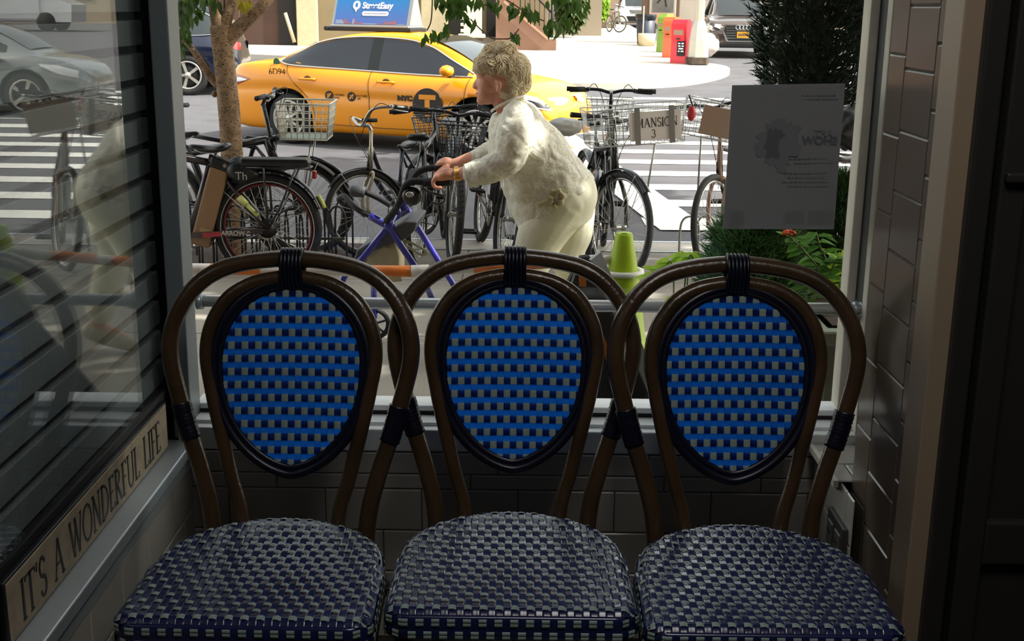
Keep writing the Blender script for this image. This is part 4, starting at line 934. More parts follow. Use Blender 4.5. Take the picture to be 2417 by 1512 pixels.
# telephone kiosk with poster
p = ground_at(1560, 112); ks = thing('phone_kiosk', 'street phone kiosk carrying a grey dance poster', 'kiosk', (p.x, p.y+.3, gz(p.y)+FS), -.12)
M_kb = mat('kiosk_metal', '6f5a4d', .5, .3); M_kl = mat('kiosk_light_metal', 'c9bfb4', .4, .4)
MB().use(M_kb, False).rbox((-.62, -.45, .75), (-.36, .45, 2.6), .03).build('side_wing', parent=ks); MB().use(M_kb, False).rbox((.44, -.45, .75), (.58, .45, 2.6), .03).build('side_wing', parent=ks)
MB().use(M_kl, False).rbox((-.38, -.50, .62), (.46, -.38, 2.6), .02).build('poster_case', parent=ks)
MB().use(M_kb).tube([(-.2, -.1, 0), (-.2, -.1, .8)], .05, 8).build('leg', parent=ks); MB().use(M_kb).tube([(.35, -.1, 0), (.35, -.1, .8)], .05, 8).build('leg', parent=ks)
pp = MB().use(mat('poster_grey', '6a6663', .6, var=.25, vscale=5), False).box((-.29, -.51, .95), (.38, -.50, 2.5)).build('poster', parent=ks)
sil = MB().use(mat('poster_dark', '201c1b', .6), False)
for P_ in ([(.02, 1.50), (.12, 1.50), (.13, 1.75), (.08, 1.92), (.03, 1.92), (.0, 1.75)], [(.02, 1.5), (.08, 1.5), (-.02, 1.33), (-.12, 1.22), (-.15, 1.25), (-.05, 1.38)], [(.07, 1.5), (.13, 1.5), (.14, 1.3), (.18, 1.12), (.13, 1.12), (.09, 1.3)]): sil.prism(P_, (-.515, -.51), 'Y')
sil.build('dancer_silhouette', parent=pp)
MB().use(mat('poster_pink', 'd99a92', .6), False).box((-.36, -.515, .66), (.44, -.50, .92)).build('lower_card', parent=ks)
# folding board and refuse bin left of the kiosk
p = ground_at(1525, 118); q = thing('litter_bin', 'dark litter basket in the shade of the phone kiosk', 'bin', (p.x, p.y+.4, gz(p.y)+FS)); b_ = MB().use(mat('bin_navy', '2b3446', .5)); b_.lathe([(.24, .02), (.30, .9), (.27, .9), (.21, .05), (0, .05)], 24); b_.build('basket', parent=q)
MB().use(mat('bin_bag', '20242c', .3)).lathe([(.31, .92), (.33, .86), (.30, .75)], 24).build('liner', parent=q)
q = thing('bucket', 'cream tub with a pole standing before the phone kiosk', 'tub', (p.x-.02, p.y-.25, gz(p.y)+FS)); MB().use(mat('tub_cream', 'cfc3a4', .6)).lathe([(0, 0), (.24, 0), (.27, .36), (.25, .36), (.22, .03)], 20).build('tub', parent=q)
MB().use(M_post).tube([(-.12, 0, .02), (-.12, 0, 1.15)], .02, 8).build('pole', parent=q)
# ------------------------------------------------------------------ bicycles
M_bk = mat('black_frame_paint', '15161a', .3, coat=.3); M_rub = mat('tyre_grey_rubber', '2a2a2b', .8, bump=.1, bscale=60)
M_spoke = mat('spoke_steel', 'd0d0cc', .35, .5); M_alloy = mat('alloy', 'a9a8a4', .3, .85); M_grip = mat('grip_rubber', '0e0e10', .7)
M_sad = mat('saddle_vinyl', '17171a', .32); M_cable = mat('cable_black', '0b0b0c', .5)
def spin(cx, cz, r, n=40, a0=0, a1=2*PI, y=0): return [(cx+r*math.cos(a0+(a1-a0)*i/n), y, cz+r*math.sin(a0+(a1-a0)*i/n)) for i in range(n+(0 if abs(a1-a0-2*PI) < 1e-6 else 1))]
def wheel(root, name, cx, R, M=None, tw=.021, rim=M_alloy, spokes=28, tyre=None, disc=False, knobs=False, white=False, motor=False):
    mb = MB(M).use(tyre or M_rub); mb.tube(spin(cx, R, R-tw), tw, 10, closed=True)
    if knobs:
        for k in range(60):
            a = 2*PI*k/60
            for y in (-.012, .012): c = (cx+(R-.002)*math.cos(a), y, R+(R-.002)*math.sin(a)); mb.ball(c, .007, sub=1)
    if white:
        mb.use(mat('reflective_line', 'cfd0cc', .5))
        for y in (-1, 1): mb.tube(spin(cx, R, R-tw*1.6, y=y*tw*.86), .0028, 5, closed=True)
    t = mb.build(name, parent=root)
    rm = MB(M).use(rim); rm.tube(spin(cx, R, R-tw*2-.006), .010, 8, closed=True); rm.build('rim', parent=t)
    sp = MB(M).use(M_spoke); hr = .055 if motor else .022
    for k in range(spokes):
        a = 2*PI*k/spokes; b = a+(.45 if k % 2 else -.45)*(.6 if motor else 1); y = .03 if (k//2) % 2 else -.03
        sp.tube([(cx+(R-tw*2-.01)*math.cos(a), 0, R+(R-tw*2-.01)*math.sin(a)), (cx+hr*math.cos(b), y, R+hr*math.sin(b))], .0016, 4, caps=False)
    sp.build('spokes', parent=t)
    h = MB(M).use(M_dark if motor else M_alloy); h.lathe([(0, -.055), (.015, -.05), (hr+.006, -.036), (.016 if not motor else hr, -.02), (.016 if not motor else hr, .02), (hr+.006, .036), (.015, .05), (0, .055)], 18, (cx, 0, R), 'Y'); h.build('hub', parent=t)
    if disc:
        d = MB(M).use(M_alloy); n = 60; vs = []
        for i in range(n):
            a = 2*PI*i/n
            for r in (.074, .092): 
                for y in (-.050, -.053): vs.append((cx+r*math.cos(a), y, R+r*math.sin(a)))
        d.add(vs, [(i*4+p, ((i+1) % n)*4+p, ((i+1) % n)*4+q, i*4+q) for i in range(n) if i % 3 for p, q in ((0, 2), (1, 3), (0, 1), (2, 3))], False)
        for k in range(6): a = k*PI/3; d.tube([(cx+.02*math.cos(a), -.05, R+.02*math.sin(a)), (cx+.06*math.cos(a+.5), -.052, R+.06*math.sin(a+.5)), (cx+.08*math.cos(a+.6), -.052, R+.08*math.sin(a+.6))], .004, 5)
        d.build('brake_disc', parent=t)
    return t
def fender(root, cx, R, a0, a1, m, M=None, w=.03, off=.02):
    mb = MB(M).use(m); n = 24; vs = []
    for i in range(n+1):
        a = a0+(a1-a0)*i/n
        for k in range(7):
            t = -1+2*k/6; r = R+off-.014*t*t; vs.append((cx+r*math.cos(a), w*t, R+r*math.sin(a)))
        for k in range(7):
            t = 1-2*k/6; r = R+off-.014*t*t-.002; vs.append((cx+r*math.cos(a), w*t*.97, R+r*math.sin(a)))
    mb.add(vs, [(i*14+k, i*14+(k+1) % 14, (i+1)*14+(k+1) % 14, (i+1)*14+k) for i in range(n) for k in range(14)]); mb.use(M_spoke)
    for s in (-1, 1): 
        a = a0+(a1-a0)*.15; mb.tube([(cx+(R+off)*math.cos(a), s*.028, R+(R+off)*math.sin(a)), (cx, s*.05, R)], .003, 5)
    return mb.build('fender', parent=root)
def saddle(root, x, z, m=None, ln=.27, wd=.085, M=None, name='saddle', y=0):
    mb = MB(M).use(m or M_sad); secs = []; n = 14; vs = []
    for i in range(n+1):
        t = i/n; w = .018+(wd-.018)*(1/(1+math.exp(-(t-.55)*11))); xx = x+ln*.45-ln*t; top = z+.012*math.sin(t*PI)*-1+.018*t**3; h = .035+.02*t
        e = math.sqrt(max(0.02, 1-(2*t-1)**8))
        for k in range(14):
            a = 2*PI*k/14; c, s_ = math.cos(a), math.sin(a); vs.append((xx, y+w*e*math.copysign(abs(c)**.7, c), top-h*.45+h*.5*e*math.copysign(abs(s_)**.7, s_)))
    mb.add(vs, [(i*14+k, i*14+(k+1) % 14, (i+1)*14+(k+1) % 14, (i+1)*14+k) for i in range(n) for k in range(14)]+[tuple(range(14)), tuple(n*14+k for k in range(14))])
    o = mb.build(name, parent=root); r = MB(M).use(M_alloy)
    for s in (-1, 1): r.tube([(x+.09, y+s*.012, z-.03), (x+.04, y+s*.022, z-.055), (x-.05, y+s*.022, z-.055), (x-.11, y+s*.035, z-.03)], .0035, 6)
    r.build('saddle_rails', parent=o); return o
def basket(root, M, x0, x1, w, z0, z1, m=None, taper=.04, nv=9, nh=5, r=.0028, name='basket'):
    """open wire basket between x0 and x1"""
    m = m or M_spoke; mb = MB(M).use(m)
    def ring(t): k = taper*(1-t); return [(x0+k*.5, -w+k, z0+(z1-z0)*t), (x1-k, -w+k, z0+(z1-z0)*t), (x1-k, w-k, z0+(z1-z0)*t), (x0+k*.5, w-k, z0+(z1-z0)*t)]
    for i in range(nh+1):
        R_ = ring(i/nh); mb.tube([Vector(R_[0]), Vector(R_[1]), Vector(R_[2]), Vector(R_[3]), Vector(R_[0])], r*(1.9 if i in (0, nh) else 1), 5)
    A, B = ring(0), ring(1)
    for s in range(4):
        a0, a1, b0, b1 = Vector(A[s]), Vector(A[(s+1) % 4]), Vector(B[s]), Vector(B[(s+1) % 4])
        for k in range(nv+1): t = k/nv; mb.tube([a0.lerp(a1, t), b0.lerp(b1, t)], r, 4)
    for k in range(1, nv): t = k/nv; mb.tube([Vector(A[0]).lerp(Vector(A[1]), t), Vector(A[3]).lerp(Vector(A[2]), t)], r, 4)
    return mb.build(name, parent=root)
def bike(label, loc, yaw, lean=0, frame=None, R=.34, wb=.52, steer=0, bars='flat', bask=None, fenders=None, step=False, sad=None, rack=False, disc=False, fork=None, tw=.021, knobs=False, bask_m=None, grips=None, sadz=.93, barz=1.02, tube_r=.017, name='bicycle', rim=None, white=False, tyre=None, noseat=False, pedal=True, motor=False, barw=.30, spokes=28, sadx=0, scale=1.0):
    root = thing(name, label, 'bicycle', loc); root.rotation_euler = (lean, 0, yaw) ; root.rotation_mode = 'XYZ'
    fm = frame or M_bk; Mi = Matrix.Identity(4)
    root.rotation_mode = 'QUATERNION'; root.rotation_quaternion = (Matrix.Rotation(yaw, 3, 'Z') @ Matrix.Rotation(lean, 3, 'X')).to_quaternion()
    hx, hz = .36, .88; tilt = math.radians(18)
    # steering about the head tube axis
    ax = Vector((-math.sin(tilt), 0, math.cos(tilt))); piv = Vector((hx, 0, hz))
    S = Matrix.Translation(piv) @ Matrix.Rotation(steer, 4, ax) @ Matrix.Translation(-piv)
    bb = Vector((-.02, 0, .29)); st = Vector((-.19, 0, .80)); ht = Vector((hx-.02, 0, hz-.04)); hb = Vector((hx+.035, 0, hz-.20)); ra = Vector((-wb, 0, R))
    f = MB().use(fm); f.tube([bb, st], tube_r, 10); f.tube([hb, ht], tube_r*1.15, 10)
    if step: f.tube(catmull([hb, (.2, 0, .48), (.05, 0, .36), bb], 5), tube_r*1.2, 10); f.tube(catmull([ht, (.2, 0, .62), (-.08, 0, .5)], 5), tube_r*.9, 8)
    else: f.tube([hb, bb], tube_r*1.15, 10); f.tube([ht, st-Vector((0, 0, .05))], tube_r, 10)
    for s in (-1, 1): f.tube([bb+Vector((0, s*.03, 0)), ra+Vector((0, s*.06, 0))], tube_r*.6, 8); f.tube([st+Vector((0, s*.012, -.05)), (ra.x*.6+st.x*.4, s*.05, R*.6+.75*.4), ra+Vector((0, s*.06, 0))], tube_r*.5, 8)
    f.build('frame', parent=root)
    sp_ = MB().use(M_alloy); sp_.tube([st-Vector((0, 0, .03)), (st.x-.03, 0, sadz-.05)], .013, 8); sp_.build('seat_post', parent=root)
    if not noseat: saddle(root, st.x-.04+sadx, sadz, sad)
    wheel(root, 'rear_wheel', -wb, R, None, tw, rim or M_alloy, spokes, disc=disc, knobs=knobs, white=white, tyre=tyre, motor=motor)
    wheel(root, 'front_wheel', wb, R, S, tw, rim or M_alloy, spokes, disc=disc, knobs=knobs, white=white, tyre=tyre)
    fk = MB(S).use(fork or fm); crown = Vector((hx+.045, 0, hz-.235))
    for s in (-1, 1): fk.tube(catmull([crown+Vector((0, s*.02, .01)), crown+Vector((.01, s*.05, -.03)), (wb-.03, s*.052, R+.15), (wb, s*.052, R)], 5), [.014]*16, 8)
    fk.tube([crown, (hx-.035, 0, barz-.05)], .015, 8); fk.ball(tuple(crown), .024, 1.2, 2.0, .8); fk.build('fork', parent=root)
    hb_ = MB(S).use(M_alloy if bars != 'black' and bars != 'flat' else M_bk); sx_ = hx-.04
    hb_.tube(catmull([(sx_, 0, barz-.06), (sx_+.02, 0, barz-.01), (sx_+.07, 0, barz)], 4), .014, 8)
    w_ = barw
    if bars in ('flat', 'black'): P = [(sx_+.03, -w_, barz+.02), (sx_+.06, -.1, barz+.02), (sx_+.075, 0, barz), (sx_+.06, .1, barz+.02), (sx_+.03, w_, barz+.02)]
    elif bars == 'city': P = [(sx_-.20, -w_*.85, barz+.05), (sx_-.08, -w_*.93, barz+.07), (sx_+.04, -w_*.6, barz+.09), (sx_+.075, -.09, barz+.03), (sx_+.075, 0, barz), (sx_+.075, .09, barz+.03), (sx_+.04, w_*.6, barz+.09), (sx_-.08, w_*.93, barz+.07), (sx_-.20, w_*.85, barz+.05)]
    hb_.tube(catmull(P, 6), .0115, 8); hbo = hb_.build('handlebar', parent=root)
    for s in (-1, 1):
        e = Vector(P[0] if s < 0 else P[-1]); e2 = Vector(P[1] if s < 0 else P[-2]); d = (e2-e).normalized()
        MB(S).use(grips or M_grip).tube([e, e+d*.06, e+d*.125], [.017, .0155, .0175], 10).build('grip', parent=hbo)
        lv = MB(S).use(M_alloy if bars == 'city' else M_bk); b0 = e+d*.15; fw = Vector((.05, 0, -.02)) if bars != 'city' else Vector((0, s*.03, -.035))
        lv.tube(catmull([b0, b0+fw*.7, b0+fw-d*.06, b0+fw*1.1-d*.13], 4), .0055, 6); lv.ball(tuple(b0), .018, sub=1); lv.build('brake_lever', parent=hbo)
        MB(S).use(M_cable).tube(catmull([b0, b0+Vector((.10, -s*.05, .03)), Vector((sx_+.12, s*.04, barz-.10)), Vector((hx+.03, s*.02, hz-.15)), Vector((hx+.05, s*.012, hz-.3))], 6), .0028, 5).build('cable', parent=hbo)
    if pedal:
        c = MB().use(M_dark); c.tube([bb+Vector((0, -.05, 0)), bb+Vector((0, .05, 0))], .02, 8); c.use(M_alloy); c.lathe([(.075, -.048), (.09, -.046), (.09, -.043), (.075, -.041), (.075, -.048)], 36, tuple(bb), 'Y')
        for k in range(4): a = k*PI/2; c.tube([(bb.x, -.045, bb.z), (bb.x+.08*math.cos(a), -.045, bb.z+.08*math.sin(a))], .006, 5)
        c.use(M_cable); c.tube([(bb.x+.09*math.cos(PI/2)+.0, -.045, bb.z+.09), (-wb, -.045, R+.035)], .004, 5); c.tube([(bb.x, -.045, bb.z-.09), (-wb, -.045, R-.035)], .004, 5); c.build('chainring', parent=root)
        for s in (-1, 1):
            cr = MB().use(M_alloy); e = bb+Vector((s*.10, s*.075, -s*.135)); cr.tube([bb+Vector((0, s*.06, 0)), e], .009, 8); cr = cr.build('crank', parent=root)
            pd = MB().use(M_grip, False); pc_ = e+Vector((0, s*.06, 0))
            for (a, b) in (((-.05, -.045), (.05, -.045)), ((-.05, .045), (.05, .045)), ((-.05, -.045), (-.05, .045)), ((.05, -.045), (.05, .045)), ((0, -.045), (0, .045))): pd.bar(pc_+Vector((a[0], a[1], 0)), pc_+Vector((b[0], b[1], 0)), .012, .018)
            pd.build('pedal', parent=cr)
    if fenders: fender(root, -wb, R, math.radians(10), math.radians(150), fenders); fender(root, wb, R, math.radians(45), math.radians(190), fenders, S)
    if rack:
        r = MB().use(M_bk)
        for s in (-1, 1): r.tube([(-.22, s*.05, .74), (-wb-.18, s*.06, .74)], .006, 6); r.tube([(-wb-.03, s*.06, .74), (-wb, s*.065, R)], .005, 6); r.tube([(-wb-.16, s*.06, .74), (-wb, s*.065, R)], .005, 6)
        for k in range(4): r.tube([(-.3-.12*k, -.055, .74), (-.3-.12*k, .055, .74)], .005, 6)
        r.build('luggage_rack', parent=root)
    if bask:
        x0, x1, w, z0, z1 = bask; basket(root, S, x0, x1, w, z0, z1, bask_m)
        s_ = MB(S).use(M_spoke)
        for s in (-1, 1): s_.tube([(x1-.10, s*(w*.5), z0), (wb, s*.062, R)], .0045, 6)
        s_.build('basket_stay', parent=root)
    root.scale = (scale,)*3
    return root, S
def place(px, py, Y): q = W(px, py, Y); return q
def gnd(Y): return sz(Y) if Y < 8.6 else (-.25 if Y < 8.96 else -.38)
# 1 electric delivery bike, side on, rear wheel towards the tree pit
rw = W(632, 538, 7.55); yaw = PI; sx_ = rw.x-.52
EB_z = rw.z-.345
eb, S = bike('black electric delivery bike with a brown battery, rear wheel side on', (sx_, 7.55, EB_z), PI, lean=.03, R=.345, tw=.030, disc=True, sadz=.87, sadx=.07, frame=mat('maroon_black_frame', '24161a', .3, coat=.4), white=True, motor=True, name='electric_bicycle', fenders=None, rim=mat('rim_red', '6a1722', .4), tyre=M_tyre, spokes=32, barz=1.1, tube_r=.024, fork=M_bk)
fender(eb, -.52, .345, math.radians(20), math.radians(160), M_bk, off=.028, w=.034)
b_ = MB().use(mat('battery_tan', '8a6b4b', .45), False)
Mb = Matrix.Translation((-.165, 0, .54)) @ Matrix.Rotation(math.radians(-17), 4, 'Y')
q = MB(Mb).use(mat('battery_tan', '8a6b4b', .45), False).rbox((-.075, -.05, -.32), (.045, .05, .19), .012).build('battery', parent=eb)
MB(Mb).use(M_dark, False).rbox((-.085, -.052, .19), (.05, .052, .255), .012).build('battery_cap', parent=q); MB(Mb).use(M_dark, False).rbox((-.09, -.02, -.27), (-.073, .02, .2), .004).build('battery_rail', parent=q)
k = MB(Mb).use(M_alloy, False).lathe([(0, .054), (.012, .054), (.012, .048), (0, .048)], 16, (-.045, 0, .222), 'Y').build('battery_lock', parent=q)
MB(Mb).use(mat('battery_label', 'a98f68', .5), False).box((-.07, .0495, -.25), (.0, .0515, -.20)).build('battery_label', parent=q)
rs = MB().use(M_sad, False).rbox((-.80, -.07, .735), (-.36, .07, .79), .024).build('rear_seat_pad', parent=eb)
rk = MB().use(M_bk)
for s in (-1, 1):
    rk.tube([(-.36, s*.055, .73), (-.80, s*.06, .73)], .008, 6); rk.tube([(-.52, s*.075, .73), (-.535, s*.075, .345)], .008, 6); rk.tube([(-.72, s*.07, .73), (-.62, s*.075, .5), (-.535, s*.075, .345)], .007, 6); rk.tube([(-.36, s*.05, .73), (-.24, s*.02, .68)], .007, 6); rk.tube([(-.46, s*.073, .46), (-.6, s*.073, .44), (-.70, s*.07, .5)], .006, 6)
rk.tube([(-.80, -.06, .73), (-.80, .06, .73)], .008, 6); rk.build('luggage_rack', parent=eb)
text_mesh('ARROW-9', .040, 'lettering', mat('chainstay_print', 'b9b4ad', .5), eb, Matrix.Translation((-.33, .075, .318)) @ Matrix.Rotation(PI, 4, 'Z') @ Matrix.Rotation(PI/2, 4, 'X'), .001, bold=.0012)
st_ = MB().use(mat('maroon_black_frame', '24161a', .3), False); st_.bar((-.05, .062, .30), (-.50, .07, .335), .014, .034); st_.use(mat('stay_red', 'a2303a', .4)); st_.bar((-.12, .070, .304), (-.24, .072, .313), .008, .03); st_.build('chain_stay', parent=eb)
yl = MB().use(mat('wrap_yellow', 'c8cf7a', .5)); yl.tube([(-.355, .05, .545), (-.40, .055, .50)], .021, 10); yl.tube([(-.40, .055, .50), (-.47, .06, .43)], .015, 8); yl.build('yellow_tape', parent=eb)
bg_ = thing('seat_bag', 'crumpled black bag lashed under the rear seat of the electric bike', 'bag', (0, 0, 0))
wp = eb.rotation_quaternion.to_matrix() @ Vector((-.37, .0, .70))+eb.location; bg_.location = wp
bm = bmesh.new(); bmesh.ops.create_icosphere(bm, subdivisions=3, radius=1)
for v in bm.verts: n_ = 1+.3*noise.noise(v.co*2.7+Vector((3, 0, 0))); v.co = Vector((v.co.x*.105*n_, v.co.y*.075*n_, v.co.z*.085*n_))
MB().use(mat('bag_black', '111114', .4)).bm(bm, True).build('pouch', parent=bg_)
text_mesh('Th', .07, 'lettering', mat('bag_print', 'a9a9a9', .6), bg_, Matrix.Translation((.01, -.079, -.02)) @ Matrix.Rotation(PI/2, 4, 'X'), .001)
MB().use(M_red, False).rbox((-.835, -.02, .66), (-.81, .02, .71), .006).build('tail_reflector', parent=eb)
# yellow reflective patch on the rear mudguard
MB().use(mat('wrap_yellow', 'c8cf7a', .5)).tube([(-.52-.385*math.cos(a), 0, .345+.385*math.sin(a)) for a in (math.radians(33), math.radians(27), math.radians(20))], .014, 8).build('mudguard_patch', parent=eb)
# 2 bike with the white wire basket behind it, facing right
fw = W(703, 500, 8.25)
b2, S2 = bike('dark bicycle with a white wire front basket behind the tree trunk', (fw.x-.54, 8.25, fw.z-.35), 0.10, R=.35, wb=.54, steer=-.12, fenders=mat('mudguard_grey', '6e6d69', .5), frame=M_bk, tube_r=.027, bars='flat', sadz=.9, barz=1.13, spokes=32, white=False)
mwb = mat('basket_white', 'd9d6c9', .4)
basket(b2, S2 @ Matrix.Rotation(0, 4, 'Z'), .44, .80, .15, .86, 1.10, mwb, .03, 8, 5, .0034, 'basket')
tr = MB(S2).use(mat('tray_green', '8f9f93', .5, trans=.2), False).box((.46, -.12, .866), (.77, .12, .869)).build('tray', parent=b2)
ss = MB(S2).use(M_alloy)
for s in (-1, 1): ss.tube([(.66, s*.09, .86), (.57, s*.06, .35)], .0065, 6)
ss.build('basket_stay', parent=b2)
# 3 another dark bike at the very left edge
q = W(452, 318, 8.3); b3, _ = bike('black bicycle cut off by the left window column, saddle in front of the street', (q.x+.24, 8.3, -.25), PI, lean=.05, R=.34, sadz=q.z+.25, fenders=M_bk, barz=1.0)
# 4 silver fork city bike facing the window
q = W(868, 515, 8.2); yaw = math.radians(-112)
Rz = Matrix.Rotation(yaw, 3, 'Z'); lo = Vector((q.x, q.y, 0))-Rz @ Vector((.46, 0, 0))
b4, S4 = bike('silver-forked city bicycle with swept handlebars facing the window', (lo.x, lo.y, -.235), yaw, lean=.07, steer=math.radians(-38), bars='city', fork=mat('cream_silver', 'b9ad97', .3, .5), frame=mat('navy_bike_frame', '1b2238', .35, coat=.4), fenders=M_bk, R=.345, barz=1.02, sadz=.82, tube_r=.02, barw=.34, step=True, scale=.88)
# 5 black bike, back to the window, wide saddle
q = W(1006, 315, 8.5); yaw = math.radians(84)
b5, S5 = bike('black bicycle with a wide black saddle and a dark front basket, seen from behind', (q.x+.01-.23*math.cos(yaw)*-1*0, 8.75, -.30), yaw, lean=-.03, sadz=q.z+.30+.0, R=.34, steer=.15, barz=.99, barw=.33, bask=(.40, .66, .17, .74, .95), bask_m=M_bk, tube_r=.02)
# 6 bike with a bright down tube, front wheel to the window
q = W(1068, 520, 8.0); yaw = math.radians(-84)
Rz = Matrix.Rotation(yaw, 3, 'Z'); lo = Vector((q.x, q.y, 0))-Rz @ Vector((.52, 0, 0))
b6, S6 = bike('grey-framed mountain bicycle parked nose to the window, left of the woman', (lo.x, lo.y, -.24), yaw, lean=-.05, R=.345, tw=.027, knobs=True, frame=mat('silver_bike_frame', '8c8f93', .3, .5), fork=M_bk, steer=.05, barz=.99, barw=.33, tube_r=.026, bars='black', sadz=.9, bask=(.42, .66, .16, .74, .95), bask_m=M_bk)
# 7 mountain bike behind the woman's legs
q = W(1186, 510, 7.85); yaw = math.radians(-80)
Rz = Matrix.Rotation(yaw, 3, 'Z'); lo = Vector((q.x, q.y, 0))-Rz @ Vector((.52, 0, 0))
b7, S7 = bike('black knobbly-tyred mountain bicycle half hidden behind the walking woman', (lo.x, lo.y, -.24), yaw, lean=-.14, R=.345, tw=.028, knobs=True, steer=.05, bars='black', barz=.96, sadz=.96, sad=mat('saddle_maroon', '2b1219', .35), barw=.30)
# 8 fendered bike right behind her
q = W(1402, 545, 7.7); yaw = math.radians(82)
Rz = Matrix.Rotation(yaw, 3, 'Z'); lo = Vector((q.x, q.y, 0))-Rz @ Vector((-.52, 0, 0))
b8, S8 = bike('dark bicycle with a rear mudguard and a wire basket just right of the woman', (lo.x-.02, lo.y, -.24), yaw, lean=.05, R=.34, fenders=M_bk, barz=1.12, sadz=.86, steer=.1, bask=(.42, .68, .17, .85, 1.07), barw=.31, bars='black', noseat=True)
wb_ = thing('plastic_bag', 'white plastic bag tied over a bicycle saddle behind the woman', 'bag'); q = W(1335, 300, 8.0); wb_.location = q
bm = bmesh.new(); bmesh.ops.create_icosphere(bm, subdivisions=4, radius=1)
for v in bm.verts: n_ = 1+.16*noise.noise(v.co*2.2+Vector((7, 1, 0)))+.06*noise.noise(v.co*7); v.co = Vector((v.co.x*.12*n_*(1+.25*v.co.z), v.co.y*.09*n_, v.co.z*.06*n_))
MB().use(mat('bag_thin_white', 'cfcdc9', .35, trans=.3)).bm(bm, True).build('sack', parent=wb_)
# 9 sign-carrying bike nose to the window
q = W(1500, 533, 7.45); yaw = math.radians(-67)
Rz = Matrix.Rotation(yaw, 3, 'Z'); lo = Vector((q.x, q.y, 0))-Rz @ Vector((.52, 0, 0))
b9, S9 = bike('black bicycle with a wide wire basket and a mansion 3 sign, front wheel turned', (lo.x+.04, lo.y, -.215), math.radians(-82), lean=.03, R=.35, steer=math.radians(22), bars='black', barz=.99, sadz=.95, fenders=M_bk, barw=.33, tube_r=.021)
# 10 bike by the green bush
q = W(1672, 472, 7.75)
b10, S10 = bike('bicycle with tan fork and wire basket half behind the paper notice', (q.x+.26, 8.15, -.25), math.radians(-112), lean=.07, R=.345, steer=math.radians(-12), fork=mat('tan_fork', 'a98a78', .45), barz=1.10, sadz=.9, bars='black', barw=.3)
# big baskets measured straight from their corners
def wire_panel(root, A, B, C, D, nu, nv, m, r=.0026, name='basket'):
    mb = MB().use(m)
    for i in range(nu+1): t = i/nu; mb.tube([A.lerp(B, t), D.lerp(C, t)], r*(1.8 if i in (0, nu) else 1), 4)
    for j in range(nv+1): t = j/nv; mb.tube([A.lerp(D, t), B.lerp(C, t)], r*(1.8 if j in (0, nv) else 1), 4)
    return mb
def big_basket(root, c, L, H, D, yaw, tilt=0, m=None, name='basket', nu=14, nv=5):
    Mx = Matrix.Translation(c) @ Matrix.Rotation(yaw, 4, 'Z') @ Matrix.Rotation(tilt, 4, 'Y'); inv = root.matrix_basis.inverted() if root else Matrix.Identity(4)
    mb = MB(inv @ Mx).use(m or M_spoke)
    x0, x1, y0, y1 = -L/2, L/2, -D/2, D/2; k = .06
    P = lambda x, y, z: Vector((x*(1-k*(1-z/H)), y*(1-k*(1-z/H)), z-H/2))
    for j in range(nv+1):
        z = H*j/nv; mb.tube([P(x0, y0, z), P(x1, y0, z), P(x1, y1, z), P(x0, y1, z), P(x0, y0, z)], .0024*(1.9 if j in (0, nv) else 1), 4)
    for i in range(nu+1):
        x = x0+L*i/nu
        for y in (y0, y1): mb.tube([P(x, y, 0), P(x, y, H)], .0022, 4)
        mb.tube([P(x, y0, 0), P(x, y1, 0)], .0022, 4)
    for i in range(7):
        y = y0+D*i/6
        for x in (x0, x1): mb.tube([P(x, y, 0), P(x, y, H)], .0022, 4)
    return mb.build(name, parent=root), inv @ Mx
upd = bpy.context.view_layer.update
upd()
c = (W(1400, 330, 7.3)+W(1600, 250, 7.3))/2; bs9, Mx = big_basket(b9, W(1494, 293, 7.35), .60, .215, .30, math.radians(4), math.radians(-4.5))
sg_ = MB(Mx).use(mat('sign_card', 'efe7e3', .5), False).rbox((-.045, -.165, -.085), (.26, -.160, .085), .001).build('sign_card', parent=b9)
lettering('MANSION', .052, 'lettering', mat('card_ink', '3b3036', .5), sg_, Mx @ Matrix.Translation((.115, -.1655, .02)) @ Matrix.Rotation(PI/2, 4, 'X'), .0006, sx=.86, gap=.09)
lettering('3', .045, 'lettering', mat('card_ink', '3b3036', .5), sg_, Mx @ Matrix.Translation((.095, -.1655, -.045)) @ Matrix.Rotation(PI/2, 4, 'X'), .0006)
for x in (0.00, .205): MB(Mx).use(mat('sign_strap', '8f8a88', .5, .3), False).rbox((x-.017, -.172, -.108), (x+.017, -.166, .112), .002).build('strap', parent=sg_)
stp = thing('bag_in_basket', 'white and orange bag lying in the wide wire basket', 'bag', Mx_loc := tuple((b9.matrix_basis @ Mx) @ Vector((.12, 0, -.07))))
bm = bmesh.new(); bmesh.ops.create_icosphere(bm, subdivisions=3, radius=1)
for v in bm.verts: n_ = 1+.2*noise.noise(v.co*2.5); v.co = Vector((v.co.x*.14*n_, v.co.y*.08*n_, v.co.z*.03*n_))
MB().use(mat('bag_thin_white', 'cfcdc9', .35, trans=.3)).bm(bm, True).build('sack', parent=stp)
ch_ = MB(b9.matrix_basis.inverted()).use(M_alloy, False)
for k in range(6): ch_.rbox(W(1441, 262+14*k, 7.28)-Vector((.016, .01, .014)), W(1441, 262+14*k, 7.28)+Vector((.016, .01, .012)), .003); ch_.rbox(W(1456, 266+14*k, 7.28)-Vector((.012, .01, .012)), W(1456, 266+14*k, 7.28)+Vector((.012, .01, .010)), .003) if k < 2 else None
ch_.build('mounting_plate', parent=b9)
MB(b9.matrix_basis.inverted()).use(M_spoke).tube([W(1546, 338, 7.35), W(1527, 455, 7.5)], .007, 6).build('basket_stay', parent=b9)
bs10, Mx10 = big_basket(b10, W(1690, 283, 7.7), .42, .22, .28, math.radians(-6), math.radians(10), nu=10)
MB(Mx10).use(mat('cardboard', 'a98e7c', .7), False).rbox((-.10, -.15, -.09), (.20, -.145, .09), .002).build('cardboard', parent=b10)
